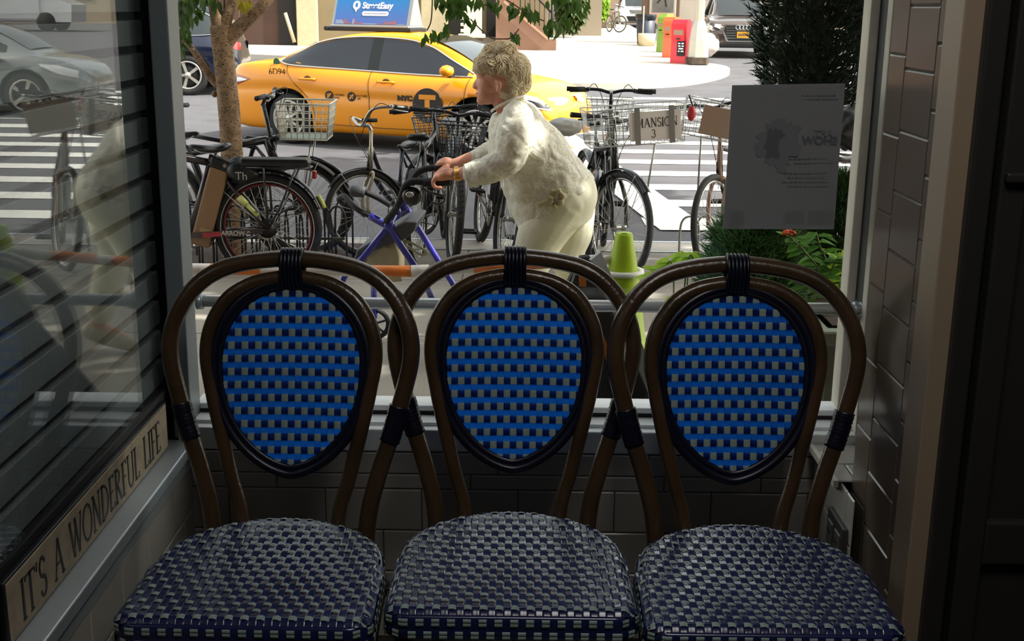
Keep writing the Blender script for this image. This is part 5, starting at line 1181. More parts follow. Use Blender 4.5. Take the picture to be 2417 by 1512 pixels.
MB(b10.matrix_basis.inverted()).use(M_alloy).tube([W(1655, 322, 7.7), W(1645, 485, 7.9)], .007, 6).build('basket_stay', parent=b10)
rl_ = thing('red_lock', 'small red lock pouch hanging from the basket beside the notice', 'lock', tuple(W(1632, 267, 7.5)))
MB().use(mat('lock_red', 'b8323c', .35)).ball((0, 0, 0), .05, .55, .4, 1, rot=None).build('pouch', parent=rl_); MB().use(M_cable).tube(catmull([(-.02, 0, .11), (.0, 0, .06), (.015, 0, .03)], 4), .005, 6).build('cord', parent=rl_)
# hoops of the rack beside the bush, and of the tree-pit guard
def hoop(mb, x, y, z0, w, h, r=.007): mb.tube(catmull([(x-w/2, y, z0), (x-w/2, y, z0+h*.7), (x-w*.35, y, z0+h*.93), (x, y, z0+h), (x+w*.35, y, z0+h*.93), (x+w/2, y, z0+h*.7), (x+w/2, y, z0)], 4), r, 7)
q = W(1648, 540, 8.3)
rk_ = MB().use(M_alloy); 
for k in range(2): hoop(rk_, q.x-.06+k*.12, 8.3+.04*k, -.25, .13, .31, .008)
rk_.build('rack_hoops', label='two steel rack hoops at the foot of the bicycle beside the green bush', cat='bike rack')
gd = thing('tree_guard', 'low black iron hoop fence around the tree pit under the bikes', 'fence', (0, 7.75, -.23))
x0 = W(440, 600, 7.75).x; x1 = W(815, 600, 7.75).x; nhp = 11
for i in range(nhp):
    m_ = MB().use(M_bk); hoop(m_, x0+(x1-x0)*(i+.5)/nhp, 0, .0, .115, .42); hoop(m_, x0+(x1-x0)*(i+.5)/nhp, .30, .0, .115, .42) if i % 2 == 0 else None; m_.build('hoop', parent=gd)
MB().use(M_bk, False).box((x0, -.01, .0), (x1, .01, .03)).build('rail', parent=gd); MB().use(M_bk, False).box((x0, -.01, .20), (x1, .01, .215)).build('rail', parent=gd)
soil = MB().use(mat('pit_soil', '4c4038', .95, var=.35, vscale=9, bump=.8, bscale=25), False); soil.rbox((x0-.1, 7.6, -.27), (x1+.1, 8.55, -.205), .01); soil.build('soil_bed', label='dark brown soil of the tree pit below the bikes', cat='soil', kind='stuff')
# ------------------------------------------------------------------ cone, barrier bar, folding sign
def loc_pts(root, pts): return [Vector(p)-Vector(root.location) for p in pts]
M_lime = mat('lime_plastic', 'a9c410', .45, trans=.12)
ct = W(1466, 549, 4.62); cb_z = sz(4.62)
co = thing('traffic_cone', 'lime green traffic cone with a white collar at the end of the barrier bar', 'cone', (ct.x+.012, 4.62, cb_z)); H = ct.z-cb_z
c_ = MB().use(M_lime); c_.lathe([(.014, H-.004), (.030, H), (.034, H-.01), (.062, H-.16), (.135, .035), (.15, .03), (.15, .028), (.12, .02)], 32); c_.build('cone_body', parent=co)
MB().use(M_lime, False).rbox((-.18, -.18, 0), (.18, .18, .032), .012).build('base', parent=co)
hc = H-.155; MB().use(mat('collar_white', 'e2e2dc', .45)).lathe([(.060, hc-.008), (.082, hc-.008), (.084, hc), (.082, hc+.010), (.060, hc+.010), (.060, hc-.008)], 32).build('collar', parent=co)
bar = thing('barrier_bar', 'orange and white striped barrier bar reaching left from the lime cone', 'barrier', tuple(W(700, 640, 4.66)))
M_bw = mat('bar_white', 'dcd6cf', .4); M_bo = mat('bar_orange', 'e0781c', .4)
A, B, C = W(60, 630, 4.72), W(985, 640, 4.66), W(1442, 612, 4.62); o = Vector(bar.location)
def seg(p0, p1, r, m, name): MB().use(m).tube([p0-o, p1-o], r, 18).build(name, parent=bar)
def on(P0, P1, px): t = (px-W2P(P0))/(W2P(P1)-W2P(P0)); return P0.lerp(P1, t)
def W2P(p): v = CAM.inverted() @ p; return 1208.5+FPX*v.x/-v.z
edges = [(60, M_bo), (250, M_bw), (380, M_bo), (450, M_bw), (500, M_bo), (620, M_bw), (877, M_bo), (975, None)]
for (a, m_), (b, _) in zip(edges, edges[1:]): seg(on(A, B, a), on(A, B, b), .0225, m_, 'orange_sleeve' if m_ is M_bo else 'white_sleeve')
seg(on(A, B, 972), on(B, C, 1012), .0245, M_bw, 'white_sleeve')
edges = [(1010, M_bw), (1120, M_bo), (1210, M_bw), (1245, M_bo), (1352, M_bw), (1372, None)]
for (a, m_), (b, _) in zip(edges, edges[1:]): seg(on(B, C, a), on(B, C, b), .0205, m_, 'orange_sleeve' if m_ is M_bo else 'white_sleeve')
seg(on(B, C, 1370), on(B, C, 1415), .0225, M_bw, 'white_sleeve'); seg(on(B, C, 1412), C, .017, M_bw, 'end_clip')
# folding floor sign
fsn = thing('folding_sign', 'dark folding floor sign with grey edges and an orange stripe by the cone', 'floor sign', (.3, 4.2, -.09)); o = Vector(fsn.location)
Tp = Vector((.228, 3.95, .651)); BR = Vector((.60, 4.30, -.090)); BL = Vector((.02, 4.05, -.088)); BK = Vector((.20, 4.41, -.094))
M_fs = mat('sign_panel_dark', '2f3133', .5, var=.1); M_fe = mat('sign_edge_grey', 'b9bec2', .45, bump=.1)
def slab(P, th, m, name, parent, use_o=True):
    n_ = (P[1]-P[0]).cross(P[2]-P[0]).normalized()*th; k = len(P); mb = MB().use(m, False); Q = [p-o for p in P]
    mb.add(Q+[p+n_ for p in Q], [tuple(range(k)), tuple(range(2*k-1, k-1, -1))]+[(i, (i+1) % k, (i+1) % k+k, i+k) for i in range(k)]); return mb.build(name, parent=parent)
T2 = Tp+Vector((.03, .02, 0))
pf = slab([Tp, T2, BR, BL], .012, M_fs, 'front_panel', fsn); slab([Tp, T2, BK+Vector((.02, 0, 0)), BK-Vector((.25, 0, 0))], .012, M_fs, 'rear_panel', fsn)
nrm = (T2-Tp).cross(BR-Tp).normalized(); nrm = nrm if nrm.y < 0 else -nrm
def strip(p, q, w, d, m, name, parent):
    MB().use(m, False).bar(p-o+nrm*d, q-o+nrm*d, w, .018).build(name, parent=parent)
e = MB().use(M_fe, False); dr = (BR-T2).normalized(); inw = nrm.cross(dr).normalized()
if inw.x > 0: inw = -inw
def band(a0, a1, b0, b1, t0, t1, m, name, d=.016, parent=None):
    P = [T2.lerp(BR, t0)+inw*a0, T2.lerp(BR, t0)+inw*b0, T2.lerp(BR, t1)+inw*b1, T2.lerp(BR, t1)+inw*a1]; P = [p-o+nrm*d for p in P]; Q = [p-nrm*.012 for p in P]
    MB().use(m, False).add(P+Q, [(0, 1, 2, 3), (7, 6, 5, 4), (0, 4, 5, 1), (1, 5, 6, 2), (2, 6, 7, 3), (3, 7, 4, 0)]).build(name, parent=parent or fsn)
band(-.035, -.035, .012, .020, 0, 1, M_fe, 'edge_trim', .02); band(.085, .085, .086, .16, .18, .95, mat('sign_orange', 'c0701d', .5), 'orange_stripe', .016, pf)
lp = MB().use(M_fe, False); P = [Vector((.235, 3.93, .33)), Vector((.245, 3.93, .31)), Vector((.37, 4.04, -.088)), Vector((.27, 4.04, -.088))]; lp.add([p-o for p in P]+[p-o+Vector((.0, .015, 0)) for p in P], [(0, 1, 2, 3), (7, 6, 5, 4), (0, 4, 5, 1), (1, 5, 6, 2), (2, 6, 7, 3), (3, 7, 4, 0)]); lp.build('prop_leg', parent=fsn)
fg = MB(Matrix.Translation(W(1376, 648, 3.955)-o) @ Matrix.Rotation(PI/2, 4, 'X')).use(mat('sign_orange', 'c0701d', .5), False); fg.prism([(-.012, -.04), (.012, -.04), (.010, .0), (.018, .02), (.006, .04), (-.006, .04), (-.016, .015)], (0, .004), 'Z'); fg.build('printed_figure', parent=pf)
# ------------------------------------------------------------------ rollator
M_rb = mat('rollator_blue', '2c2c9c', .28, coat=.5, var=.05); M_rg = mat('grey_foam', '4a4b52', .55)
rt = thing('rollator', 'blue wheeled walker with black curved handles pushed by the woman', 'walker', tuple(G(920, 800, sz(5.5)))); o = Vector(rt.location)
def ln(pts, r, m, name, seg=10, n=5, parent=None):
    P = catmull([W(*p)-o for p in pts], n); return MB().use(m).tube(P, r, seg).build(name, parent=parent or rt)
NY, FYY = 5.30, 5.72
gy = lambda Y: -(1.46-sz(Y))
def foot(px, Y):                          # pixel row of the ground at that depth
    v = CAM.inverted() @ Vector(((px-1208)/2850*Y, Y, sz(Y)+.09)); return 756-FPX*v.y/-v.z
ln([(921, 530, NY), (843, 624, NY), (806, 668, NY), (790, foot(790, NY), NY)], .0155, M_rb, 'front_leg'); ln([(912, 528, NY), (976, 624, NY), (1008, 676, NY), (1060, foot(1060, NY), NY)], .0155, M_rb, 'rear_leg')
ln([(946, 470, FYY), (1040, 624, FYY), (1076, 684, FYY), (1100, foot(1100, FYY), FYY)], .0155, M_rb, 'rear_leg'); ln([(955, 480, FYY), (915, 560, FYY), (885, 650, FYY), (883, foot(883, FYY)-14, FYY)], .0155, M_rb, 'front_leg')
ln([(872, 508, NY), (921, 536, NY)], .018, M_rb, 'cross_brace'); ln([(948, 472, NY+.2), (925, 520, NY+.05), (915, 535, NY)], .015, M_rb, 'cross_brace')
MB().use(M_rb).ball(tuple(W(948, 484, NY+.15)-o), .034).ball(tuple(W(934, 498, NY+.1)-o), .026).ball(tuple(W(918, 532, NY)-o), .028).build('folding_joint', parent=rt)
ln([(1045, 424, 5.18), (1015, 429, 5.18), (975, 428, 5.18), (957, 438, 5.19), (948, 462, 5.2), (938, 486, 5.22), (912, 522, 5.27)], .0155, M_grip, 'handle_tube'); hg = ln([(1062, 428, 5.18), (1000, 430, 5.18)], .0195, M_grip, 'handle_grip')
ln([(1080, 384, 5.62), (1035, 394, 5.62), (1000, 400, 5.62), (980, 414, 5.62), (968, 445, 5.63), (955, 478, 5.66)], .0155, M_grip, 'handle_tube'); ln([(1085, 384, 5.62), (1025, 397, 5.62)], .0195, M_grip, 'handle_grip')
ln([(995, 445, 5.17), (1028, 458, 5.17), (1046, 462, 5.17), (1048, 474, 5.17), (1036, 481, 5.17), (1018, 477, 5.17)], .005, M_bk, 'brake_lever', 6)
bk = MB().use(M_bk); bk.ball(tuple(W(972, 462, 5.19)-o), .052, .9, .5, .85); bk = bk.build('brake_housing', parent=rt); MB().use(M_alloy).ball(tuple(W(967, 459, 5.16)-o), .017, 1.1, .4, .8).build('brake_emblem', parent=bk)
ln([(862, 453, 5.3), (890, 466, 5.3), (921, 484, 5.28)], .0125, M_grip, 'backrest_tube'); MB().use(M_rg).tube([W(826, 452, 5.3)-o, W(832, 451, 5.3)-o, W(858, 452, 5.3)-o, W(862, 453, 5.3)-o], [.022, .026, .026, .022], 14).build('backrest_pad', parent=rt)
ln([(812, 482, 5.45), (800, 470, 5.45), (812, 462, 5.4), (824, 474, 5.36), (845, 495, 5.32), (875, 510, 5.30)], .0125, M_grip, 'backrest_tube')
sp = [W(836, 612, 5.30), W(842, 590, 5.30), W(955, 522, 5.30), W(984, 524, 5.30), W(978, 545, 5.30), W(960, 562, 5.30)]
st_ = MB().use(M_rg, False); P = [p-o for p in sp]; k = len(P); Q = [p+Vector((.02, .34, 0)) for p in P]; st_.add(P+Q, [tuple(range(k)), tuple(range(2*k-1, k-1, -1))]+[(i, i+k, (i+1) % k+k, (i+1) % k) for i in range(k)]); so = st_.build('seat_pad', parent=rt)
md = so.modifiers.new('b', 'BEVEL'); md.width = .008; md.segments = 3; apply_mods(so)
bgx = thing('tote_bag', 'cream cloth bag with looped handles hanging inside the blue walker', 'bag', tuple(W(910, 610, 5.48))); ob = Vector(bgx.location)
bm = bmesh.new(); bmesh.ops.create_cube(bm, size=2); bmesh.ops.subdivide_edges(bm, edges=bm.edges[:], cuts=7, use_grid_fill=True)
for v in bm.verts:
    p = v.co.copy(); r = 1-.12*max(0, p.z)**2*abs(p.x); n_ = noise.noise(p*1.6+Vector((5, 2, 1))); v.co = Vector((p.x*.072*r*(1-.1*p.z), p.y*.10, p.z*.088*(1-.10*abs(p.x)**3)))*(1+.10*n_)
MB().use(mat('bag_cream', 'c9bd98', .6, trans=.1)).bm(bm, True).build('bag_body', parent=bgx)
def lnb(pts, r, name): MB().use(mat('bag_strap', 'b9b999', .6)).tube(catmull([W(*p)-ob for p in pts], 6), r, 8).build(name, parent=bgx)
lnb([(948, 566, 5.44), (975, 575, 5.42), (1003, 590, 5.4), (1008, 597, 5.4), (995, 601, 5.4), (972, 588, 5.42), (955, 574, 5.44)], .0065, 'bag_handle'); lnb([(940, 575, 5.4), (950, 560, 5.44), (962, 590, 5.42)], .008, 'bag_handle')
def caster(px, py, Y, R=.075):
    c = W(px, py, Y)-o; t = MB().use(M_tyre); t.tube([(c.x+R*math.cos(a), c.y, c.z+R*math.sin(a)) for a in [2*PI*i/28 for i in range(28)]], .012, 8, closed=True); t = t.build('wheel', parent=rt)
    s = MB().use(M_rg)
    for k in range(6): a = k*PI/3+.3; s.tube([(c.x+.015*math.cos(a), c.y, c.z+.015*math.sin(a)), (c.x+R*.9*math.cos(a), c.y, c.z+R*.9*math.sin(a))], .006, 6)
    s.lathe([(0, -.02), (.016, -.02), (.016, .02), (0, .02)], 14, tuple(c), 'Y'); s.build('wheel_spokes', parent=t)
for px, Y in ((790, NY), (1060, NY), (1100, FYY)): caster(px, foot(px, Y), Y)
caster(883, foot(883, FYY), FYY, .07)
# ------------------------------------------------------------------ the woman
wm = thing('person', 'woman with curly blonde hair in a pale green crinkled blouse, leaning forward as she walks', 'person', (W(1300, 600, 5.35).x, 5.35, sz(5.35))); o = Vector(wm.location)
M_skin = mat('skin', 'd99a80', .5, var=.06, vscale=14); M_skin.node_tree.nodes['Principled BSDF'].inputs['Subsurface Weight'].default_value = .08
CYY = 5.35
def L(px, py, dy=0.0, Y=CYY): return W(px, py, Y+dy)-o
body = MB().use(M_skin)
def caps(mb, pts, rs, seg=16, n=4, ends=True):
    P = catmull(pts, n); R_ = []
    for i in range(len(P)): t = i/n; k = min(int(t), len(rs)-2); R_.append(rs[k]+(rs[k+1]-rs[k])*(t-k))
    mb.tube(P, R_, seg)
    if ends: mb.ball(tuple(P[0]), R_[0]*.999, sub=2); mb.ball(tuple(P[-1]), R_[-1]*.999, sub=2)
# skull, face, neck
body.ball(tuple(L(1182, 178)), .092, 1.02, .80, 1.02, 3)
body.ball(tuple(L(1155, 196)), .060, .95, 1.02, 1.05, 3)          # face mass
body.ball(tuple(L(1150, 220)), .050, .95, .98, 1.0, 3); body.ball(tuple(L(1136, 238)), .022, 1, 1.2, .85, 2)          # jaw, chin
body.ball(tuple(L(1141, 172)), .045, .75, 1.15, .9, 2)                      # brow
caps(body, [L(1133, 183), L(1124, 196), L(1121, 204)], [.010, .0115, .0125], 10, 3)           # nose
body.ball(tuple(L(1123, 205, -.009)), .0085, sub=2).ball(tuple(L(1123, 205, .009)), .0085, sub=2)
body.ball(tuple(L(1128.5, 217)), .0095, .8, 2.0, .6, 2); body.ball(tuple(L(1128.5, 224)), .0095, .9, 1.8, .6, 2)
for s in (-1, 1):
    body.ball(tuple(L(1142, 206, s*.034)), .022, .9, .8, 1.1, 2)           # cheek
    body.tube([L(1172, 192, s*.070), L(1178, 196, s*.080), L(1180, 205, s*.080), L(1175, 216, s*.074), L(1170, 214, s*.070)], [.007, .0085, .0085, .009, .006], 8)
    body.ball(tuple(L(1173, 205, s*.068)), .012, .6, .6, 1.2, 1)
caps(body, [L(1182, 215), L(1195, 245), L(1215, 275)], [.056, .055, .05], 18, 4)      # neck
caps(body, [L(1215, 275), L(1255, 345), L(1320, 440)], [.06, .08, .09], 18, 4)          # trunk inside the blouse
# arms
def arm(pts, rs): caps(body, pts, rs, 14, 4)
NS, FS_ = -.17, .17
arm([L(1218, 272, NS), L(1196, 375, NS-.03), L(1120, 404, NS-.03), L(1075, 411, NS-.01)], [.040, .038, .034, .024])
arm([L(1205, 280, FS_), L(1180, 350, FS_+.04), L(1110, 376, FS_+.08), L(1064, 390, FS_+.10)], [.038, .040, .034, .024])
def hand(wr, kn, sgn, dy):
    """fist closed around the grip: back of the hand, four fingers of unequal length bending over it, thumb from the side"""
    wr, kn = Vector(wr), Vector(kn); d = (kn-wr).normalized(); up = Vector((0, 0, 1)); up = (up-d*up.dot(d)).normalized(); sd = d.cross(up)
    caps(body, [wr, wr.lerp(kn, .5)+up*.006, kn], [.024, .030, .026], 12, 3)
    for q in (-.026, -.009, .009, .026): caps(body, [wr.lerp(kn, .35)+sd*q*.7+up*.010, kn+sd*q+up*.004], [.012, .0125], 8, 2)
    ln_ = [.030, .034, .033, .027]
    for i, q in enumerate((-.031, -.0105, .0105, .030)):
        k0 = kn+sd*q+up*.004; l = ln_[i]; k1 = k0+d*l*.75-up*.018; k2 = k1-up*l*.85-d*.006; k3 = k2-d*l*.75-up*.004
        caps(body, [k0, k1, k2, k3], [.0115, .0105, .0095, .0085], 8, 3)
    t0 = wr.lerp(kn, .25)-sd*sgn*.022-up*.008; caps(body, [t0, t0+d*.032-sd*sgn*.012-up*.016, t0+d*.062-sd*sgn*.004-up*.026], [.0135, .0115, .0095], 8, 3)
hand(L(1072, 411, NS-.01), L(1036, 417, NS), -1, 0); hand(L(1062, 390, FS_+.10), L(1052, 391, FS_+.15), 1, 0) if False else hand(L(1066, 388, FS_+.10), L(1042, 388, FS_+.12), 1, 0)
# legs
HN, HF = -.085, .085
gz_ = -(0)
def P3(x, y, z): return Vector((x, y, z))
kn1, an1 = L(1247, 640, HN), None
leg_n = [L(1325, 468, HN), L(1262, 600, HN), Vector((L(1235, 640).x, HN, .42)), Vector((L(1225, 640).x, HN, .08))]
leg_f = [L(1345, 480, HF), L(1335, 600, HF), Vector((L(1350, 640).x, HF, .44)), Vector((L(1400, 640).x, HF, .13))]
for lg in (leg_n, leg_f): caps(body, lg, [.085, .065, .052, .034], 14, 4)
for lg, dz in ((leg_n, 0), (leg_f, .05)):
    a = lg[-1]; caps(body, [a, a+Vector((-.06, 0, -.035)), a+Vector((-.14, 0, -.045-dz*.6))], [.034, .032, .022], 10, 3)
bo = body.build('body', parent=wm, norm=False); remesh(bo, .0045, 5)
for f in bo.data.polygons: f.use_smooth = True
# eyes, lips
for s in (-1, 1):
    e = MB().use(mat('eye_white', 'd8d2cc', .3)).ball(tuple(L(1133.5, 190, s*.027)), .0095, .9, 1, .8, 2); e = e.build('eye', parent=wm)
    MB().use(mat('eye_iris', '3c4a55', .2)).ball(tuple(L(1132.0, 190, s*.029)), .0052, .8, 1, 1, 2).build('iris', parent=e)
    MB().use(mat('eyelid_line', '8a5446', .6)).tube(catmull([L(1131, 187, s*.024), L(1133.5, 185.6, s*.034), L(1138, 188, s*.040)], 4), .0022, 6).build('eyelid', parent=e)
    MB().use(mat('brow_hair', 'b58a5e', .8)).tube(catmull([L(1129.5, 178, s*.020), L(1132, 176, s*.034), L(1138, 178, s*.044)], 4), .0028, 6).build('eyebrow', parent=wm)
MB().use(mat('lip', 'a85a52', .45)).tube(catmull([L(1125.6, 220.5, -.018), L(1124.3, 220.6, 0), L(1125.6, 220.5, .018)], 6), .0032, 6).build('mouth', parent=wm)
# hair: full cap plus curls
M_hair = mat('blonde_hair', 'fff2d2', .5, var=.10, vscale=14, bump=.25, bscale=150, trans=.35); rr = random.Random(11)
cap_c = [(1190, 160, .090), (1204, 168, .082), (1170, 148, .070), (1190, 138, .068), (1150, 152, .052), (1208, 190, .076), (1204, 214, .058), (1222, 200, .046), (1142, 158, .036), (1180, 122, .040), (1160, 128, .038), (1197, 226, .040)]
hc_ = MB().use(M_hair)
for px, py, r in cap_c: hc_.ball(tuple(L(px, py)), r, 1, .86 if r > .06 else 1.2, .96, 3)
hm = hc_.build('hair', parent=wm, norm=False); remesh(hm, .006, 2)
bm = bmesh.new(); bm.from_mesh(hm.data); fx = L(1163, 190)
for v in bm.verts:
    n_ = noise.noise(v.co*26)*.010+noise.noise(v.co*60)*.004; v.co += v.normal*n_
bm.to_mesh(hm.data); bm.free()
for f in hm.data.polygons: f.use_smooth = True
from mathutils.bvhtree import BVHTree
bvh = BVHTree.FromPolygons([v.co for v in hm.data.vertices], [list(p.vertices) for p in hm.data.polygons]); c0 = L(1175, 165)
cu_ = MB().use(M_hair); hv = [v.co.copy() for v in hm.data.vertices]
for k in range(3000):
    p = hv[rr.randrange(len(hv))].copy(); r0 = bvh.find_nearest(p); n_ = r0[1]
    fl = Vector((.5, 0, -1)) if p.x > c0.x else Vector((-.6, 0, -.5)); tg = (fl-n_*fl.dot(n_)); tg = tg.normalized() if tg.length > .1 else n_.orthogonal()
    tg = Matrix.Rotation(noise.noise(p*16)*2.6+rr.uniform(-.2, .2), 3, n_) @ tg; P = []; q = p; turn = noise.noise(p*22+Vector((4, 4, 4)))*.9; lift = rr.uniform(.0, .004)+.008*max(0, noise.noise(p*19))
    for i in range(9):
        lo_, n_, _, _ = bvh.find_nearest(q)
        P.append(lo_+n_*(lift+.006*math.sin(i/8*PI)*rr.uniform(.3, 1))); tg = (tg-n_*tg.dot(n_)).normalized(); tg = Matrix.Rotation(turn, 3, n_) @ tg; q = lo_+tg*.0085
    cu_.tube(P, [.0008]+[.0021]*7+[.0008], 4, caps=False)
cu_.build('curls', parent=hm, norm=False)
# blouse
M_bl = mat('blouse_cloth', 'ebe9da', .55, var=.05, vscale=10, trans=.18)
nt = M_bl.node_tree; tc = nt.nodes.new('ShaderNodeTexCoord'); n1 = nt.nodes.new('ShaderNodeTexNoise'); n1.inputs['Scale'].default_value = 11; n1.inputs['Detail'].default_value = 4; n1.inputs['Distortion'].default_value = .7
bp = nt.nodes.new('ShaderNodeBump'); bp.inputs['Strength'].default_value = 1.0; bp.inputs['Distance'].default_value = .02; nt.links.new(tc.outputs['Object'], n1.inputs['Vector']); nt.links.new(n1.outputs['Fac'], bp.inputs['Height']); nt.links.new(bp.outputs[0], nt.nodes['Principled BSDF'].inputs['Normal'])
n2 = nt.nodes.new('ShaderNodeTexNoise'); n2.inputs['Scale'].default_value = 17; n2.inputs['Detail'].default_value = 2; n2.inputs['Distortion'].default_value = 1.5      # faint printed leaf streaks
rp_ = nt.nodes.new('ShaderNodeValToRGB'); e_ = rp_.color_ramp.elements; e_[0].position = .44; e_[0].color = (1, 1, 1, 1); e_[1].position = .5; e_[1].color = (.80, .76, .66, 1); e3 = e_.new(.56); e3.color = (1, 1, 1, 1)
mm = nt.nodes.new('ShaderNodeVectorMath'); mm.operation = 'MULTIPLY'; bc = nt.nodes['Principled BSDF'].inputs['Base Color']; old = bc.links[0].from_socket
nt.links.new(tc.outputs['Object'], n2.inputs['Vector']); nt.links.new(n2.outputs['Fac'], rp_.inputs[0]); nt.links.new(rp_.outputs[0], mm.inputs[0]); nt.links.new(old, mm.inputs[1]); nt.links.new(mm.outputs[0], bc)
def ell_loft(secs, mb, seg=32, cap0=True, cap1=True):
    """secs: (back point, front point, half width)"""
    vs = []
    for A_, B_, w in secs:
        c = (A_+B_)/2; h = (A_-B_)/2
        for k in range(seg): a = 2*PI*k/seg; vs.append(c+h*math.copysign(abs(math.cos(a))**.9, math.cos(a))+Vector((0, w*math.sin(a), 0)))
    n = len(secs); fs = [(i*seg+k, i*seg+(k+1) % seg, (i+1)*seg+(k+1) % seg, (i+1)*seg+k) for i in range(n-1) for k in range(seg)]
    if cap0: fs.append(tuple(range(seg)))
    if cap1: fs.append(tuple((n-1)*seg+k for k in range(seg)))
    mb.add(vs, fs)
def dense(tab, n=6):
    A_ = catmull([Vector(L(a, b)) for a, b, c, d, w in tab], n); B_ = catmull([Vector(L(c, d)) for a, b, c, d, w in tab], n); W_ = catmull([Vector((w, 0, 0)) for *_, w in tab], n)
    return [(a, b, w.x) for a, b, w in zip(A_, B_, W_)]
bl = MB().use(M_bl)
ell_loft(dense([(1240, 236, 1178, 268, .085), (1262, 250, 1160, 282, .15), (1290, 280, 1153, 318, .185), (1326, 325, 1158, 368, .185), (1358, 368, 1176, 418, .18), (1388, 400, 1196, 470, .185), (1401, 422, 1222, 540, .195)]), bl)
def sleeve(pts, rs): caps(bl, pts, rs, 18, 5)
sleeve([L(1222, 276, NS+.015), L(1212, 330, NS-.03), L(1198, 378, NS-.04), L(1155, 398, NS-.04), L(1122, 411, NS-.03)], [.070, .072, .066, .062, .054])
sleeve([L(1210, 284, FS_-.01), L(1185, 350, FS_+.03), L(1150, 364, FS_+.06), L(1122, 374, FS_+.08)], [.066, .055, .050, .042])
blo = bl.build('blouse', parent=wm, norm=False); remesh(blo, .0065, 3)
bm = bmesh.new(); bm.from_mesh(blo.data)
for v in bm.verts:
    q = v.co; n_ = (noise.noise(Vector((q.x*9+q.z*5, q.y*7, q.z*11-q.x*4)))*.014+abs(noise.noise(q*20))*.008); v.co += v.normal*n_
bm.to_mesh(blo.data); bm.free()
for f in blo.data.polygons: f.use_smooth = True
cf = MB().use(M_bl)                            # turned cuff with its hanging corner, and collar
c0, c1, c2 = L(1103, 388, NS-.03), L(1117, 430, NS-.03), L(1130, 441, NS-.03)
secs = []
for i in range(7):
    t = i/6; c = L(1124-24*t, 410+3*t, NS-.035); d = (L(1100, 414, NS)-L(1124, 409, NS)).normalized(); u = Vector((0, 0, 1)); u = (u-d*u.dot(d)).normalized(); s_ = d.cross(u); secs.append([c+(u*math.cos(a)*(1.0 if math.cos(a) > 0 else 1.12)+s_*math.sin(a)*.8)*(.052-.004*t) for a in [2*PI*k/20 for k in range(20)]])
vs = [p for s_ in secs for p in s_]; ins = [p.lerp(sum(secs[-1], Vector())/20, .12) for p in secs[-1]]; vs += ins; inn = [p.lerp(sum(secs[2], Vector())/20, .2) for p in secs[2]]; vs += inn
cf.add(vs, [(i*20+k, i*20+(k+1) % 20, (i+1)*20+(k+1) % 20, (i+1)*20+k) for i in range(8) for k in range(20)])
cf.build('cuff', parent=blo, norm=False)
cl = MB().use(M_bl); P = catmull([L(1160, 262, 0), L(1178, 250, -.062), L(1215, 232, -.072), L(1238, 226, 0), L(1215, 232, .072), L(1178, 250, .062)], 6, closed=True); cl.tube(P, .007, 8, closed=True, flat=.6); cl.build('collar', parent=blo)
kn_ = MB().use(mat('blouse_tie', 'b3a785', .6)); kn_.tube(catmull([L(1300, 455, -.19), L(1320, 452, -.205), L(1328, 468, -.20), L(1312, 486, -.20), L(1298, 476, -.20), L(1302, 460, -.2)], 5), [.012+.006*math.sin(i*1.7) for i in range(26)], 10); kn_.tube(catmull([L(1270, 484, -.19), L(1290, 478, -.20), L(1305, 472, -.2)], 4), .014, 10); kn_.build('tied_hem_knot', parent=blo)
# trousers
M_pt = mat('trouser_cloth', 'dcd8c2', .7, var=.03, bump=.1, bscale=200)
tr = MB().use(M_pt)
ell_loft([(a, b, w) for a, b, w in dense([(1396, 405, 1245, 480, .165), (1407, 435, 1262, 500, .178), (1409, 470, 1262, 530, .178), (1400, 510, 1270, 560, .16)])], tr)
caps(tr, [L(1330, 478, HN), L(1285, 545, HN), L(1256, 610, HN), Vector((L(1236, 640).x, HN, .42)), Vector((L(1228, 640).x, HN, .16))], [.118, .112, .092, .082, .070], 18, 5)
caps(tr, [L(1345, 480, HF), L(1345, 545, HF), L(1333, 600, HF), Vector((L(1348, 640).x, HF, .44)), Vector((L(1388, 640).x, HF, .20))], [.120, .108, .088, .080, .068], 18, 5)
to = tr.build('trousers', parent=wm, norm=False); remesh(to, .008, 5)
bm = bmesh.new(); bm.from_mesh(to.data)
for v in bm.verts: q = v.co; v.co += v.normal*(noise.noise(Vector((q.x*4, q.y*4, q.z*13)))*.006)
bm.to_mesh(to.data); bm.free()
for f in to.data.polygons: f.use_smooth = True
for lg, dz in ((leg_n, 0), (leg_f, .05)):
    a = lg[-1]; sh = MB().use(mat('shoe_cream', 'b7ab95', .5)); q = a.copy(); z0 = .0 if dz == 0 else .0
    caps(sh, [Vector((q.x+.03, q.y, .05+dz)), Vector((q.x-.06, q.y, .045+dz*.5)), Vector((q.x-.16, q.y, .032))], [.042, .046, .032], 12, 4); sh.build('shoe', parent=wm)
# watch and ring
wt_ = MB().use(mat('gold', 'd6a85c', .25, .9)); c = L(1079, 410, NS-.01); d = (L(1072, 411, NS)-L(1120, 404, NS)).normalized(); u = Vector((0, 0, 1)); u = (u-d*u.dot(d)).normalized(); s_ = d.cross(u)
for j in (-.006, 0, .006): wt_.tube([c+d*j+(u*math.cos(a)+s_*math.sin(a))*(.030) for a in [2*PI*k/22 for k in range(22)]], .0032, 6, closed=True)
q = c-u*.014-Vector((0, .027, 0)); wt_.ball(tuple(q), .016, 1, .35, 1, 2); wt_.build('wristwatch', parent=wm)
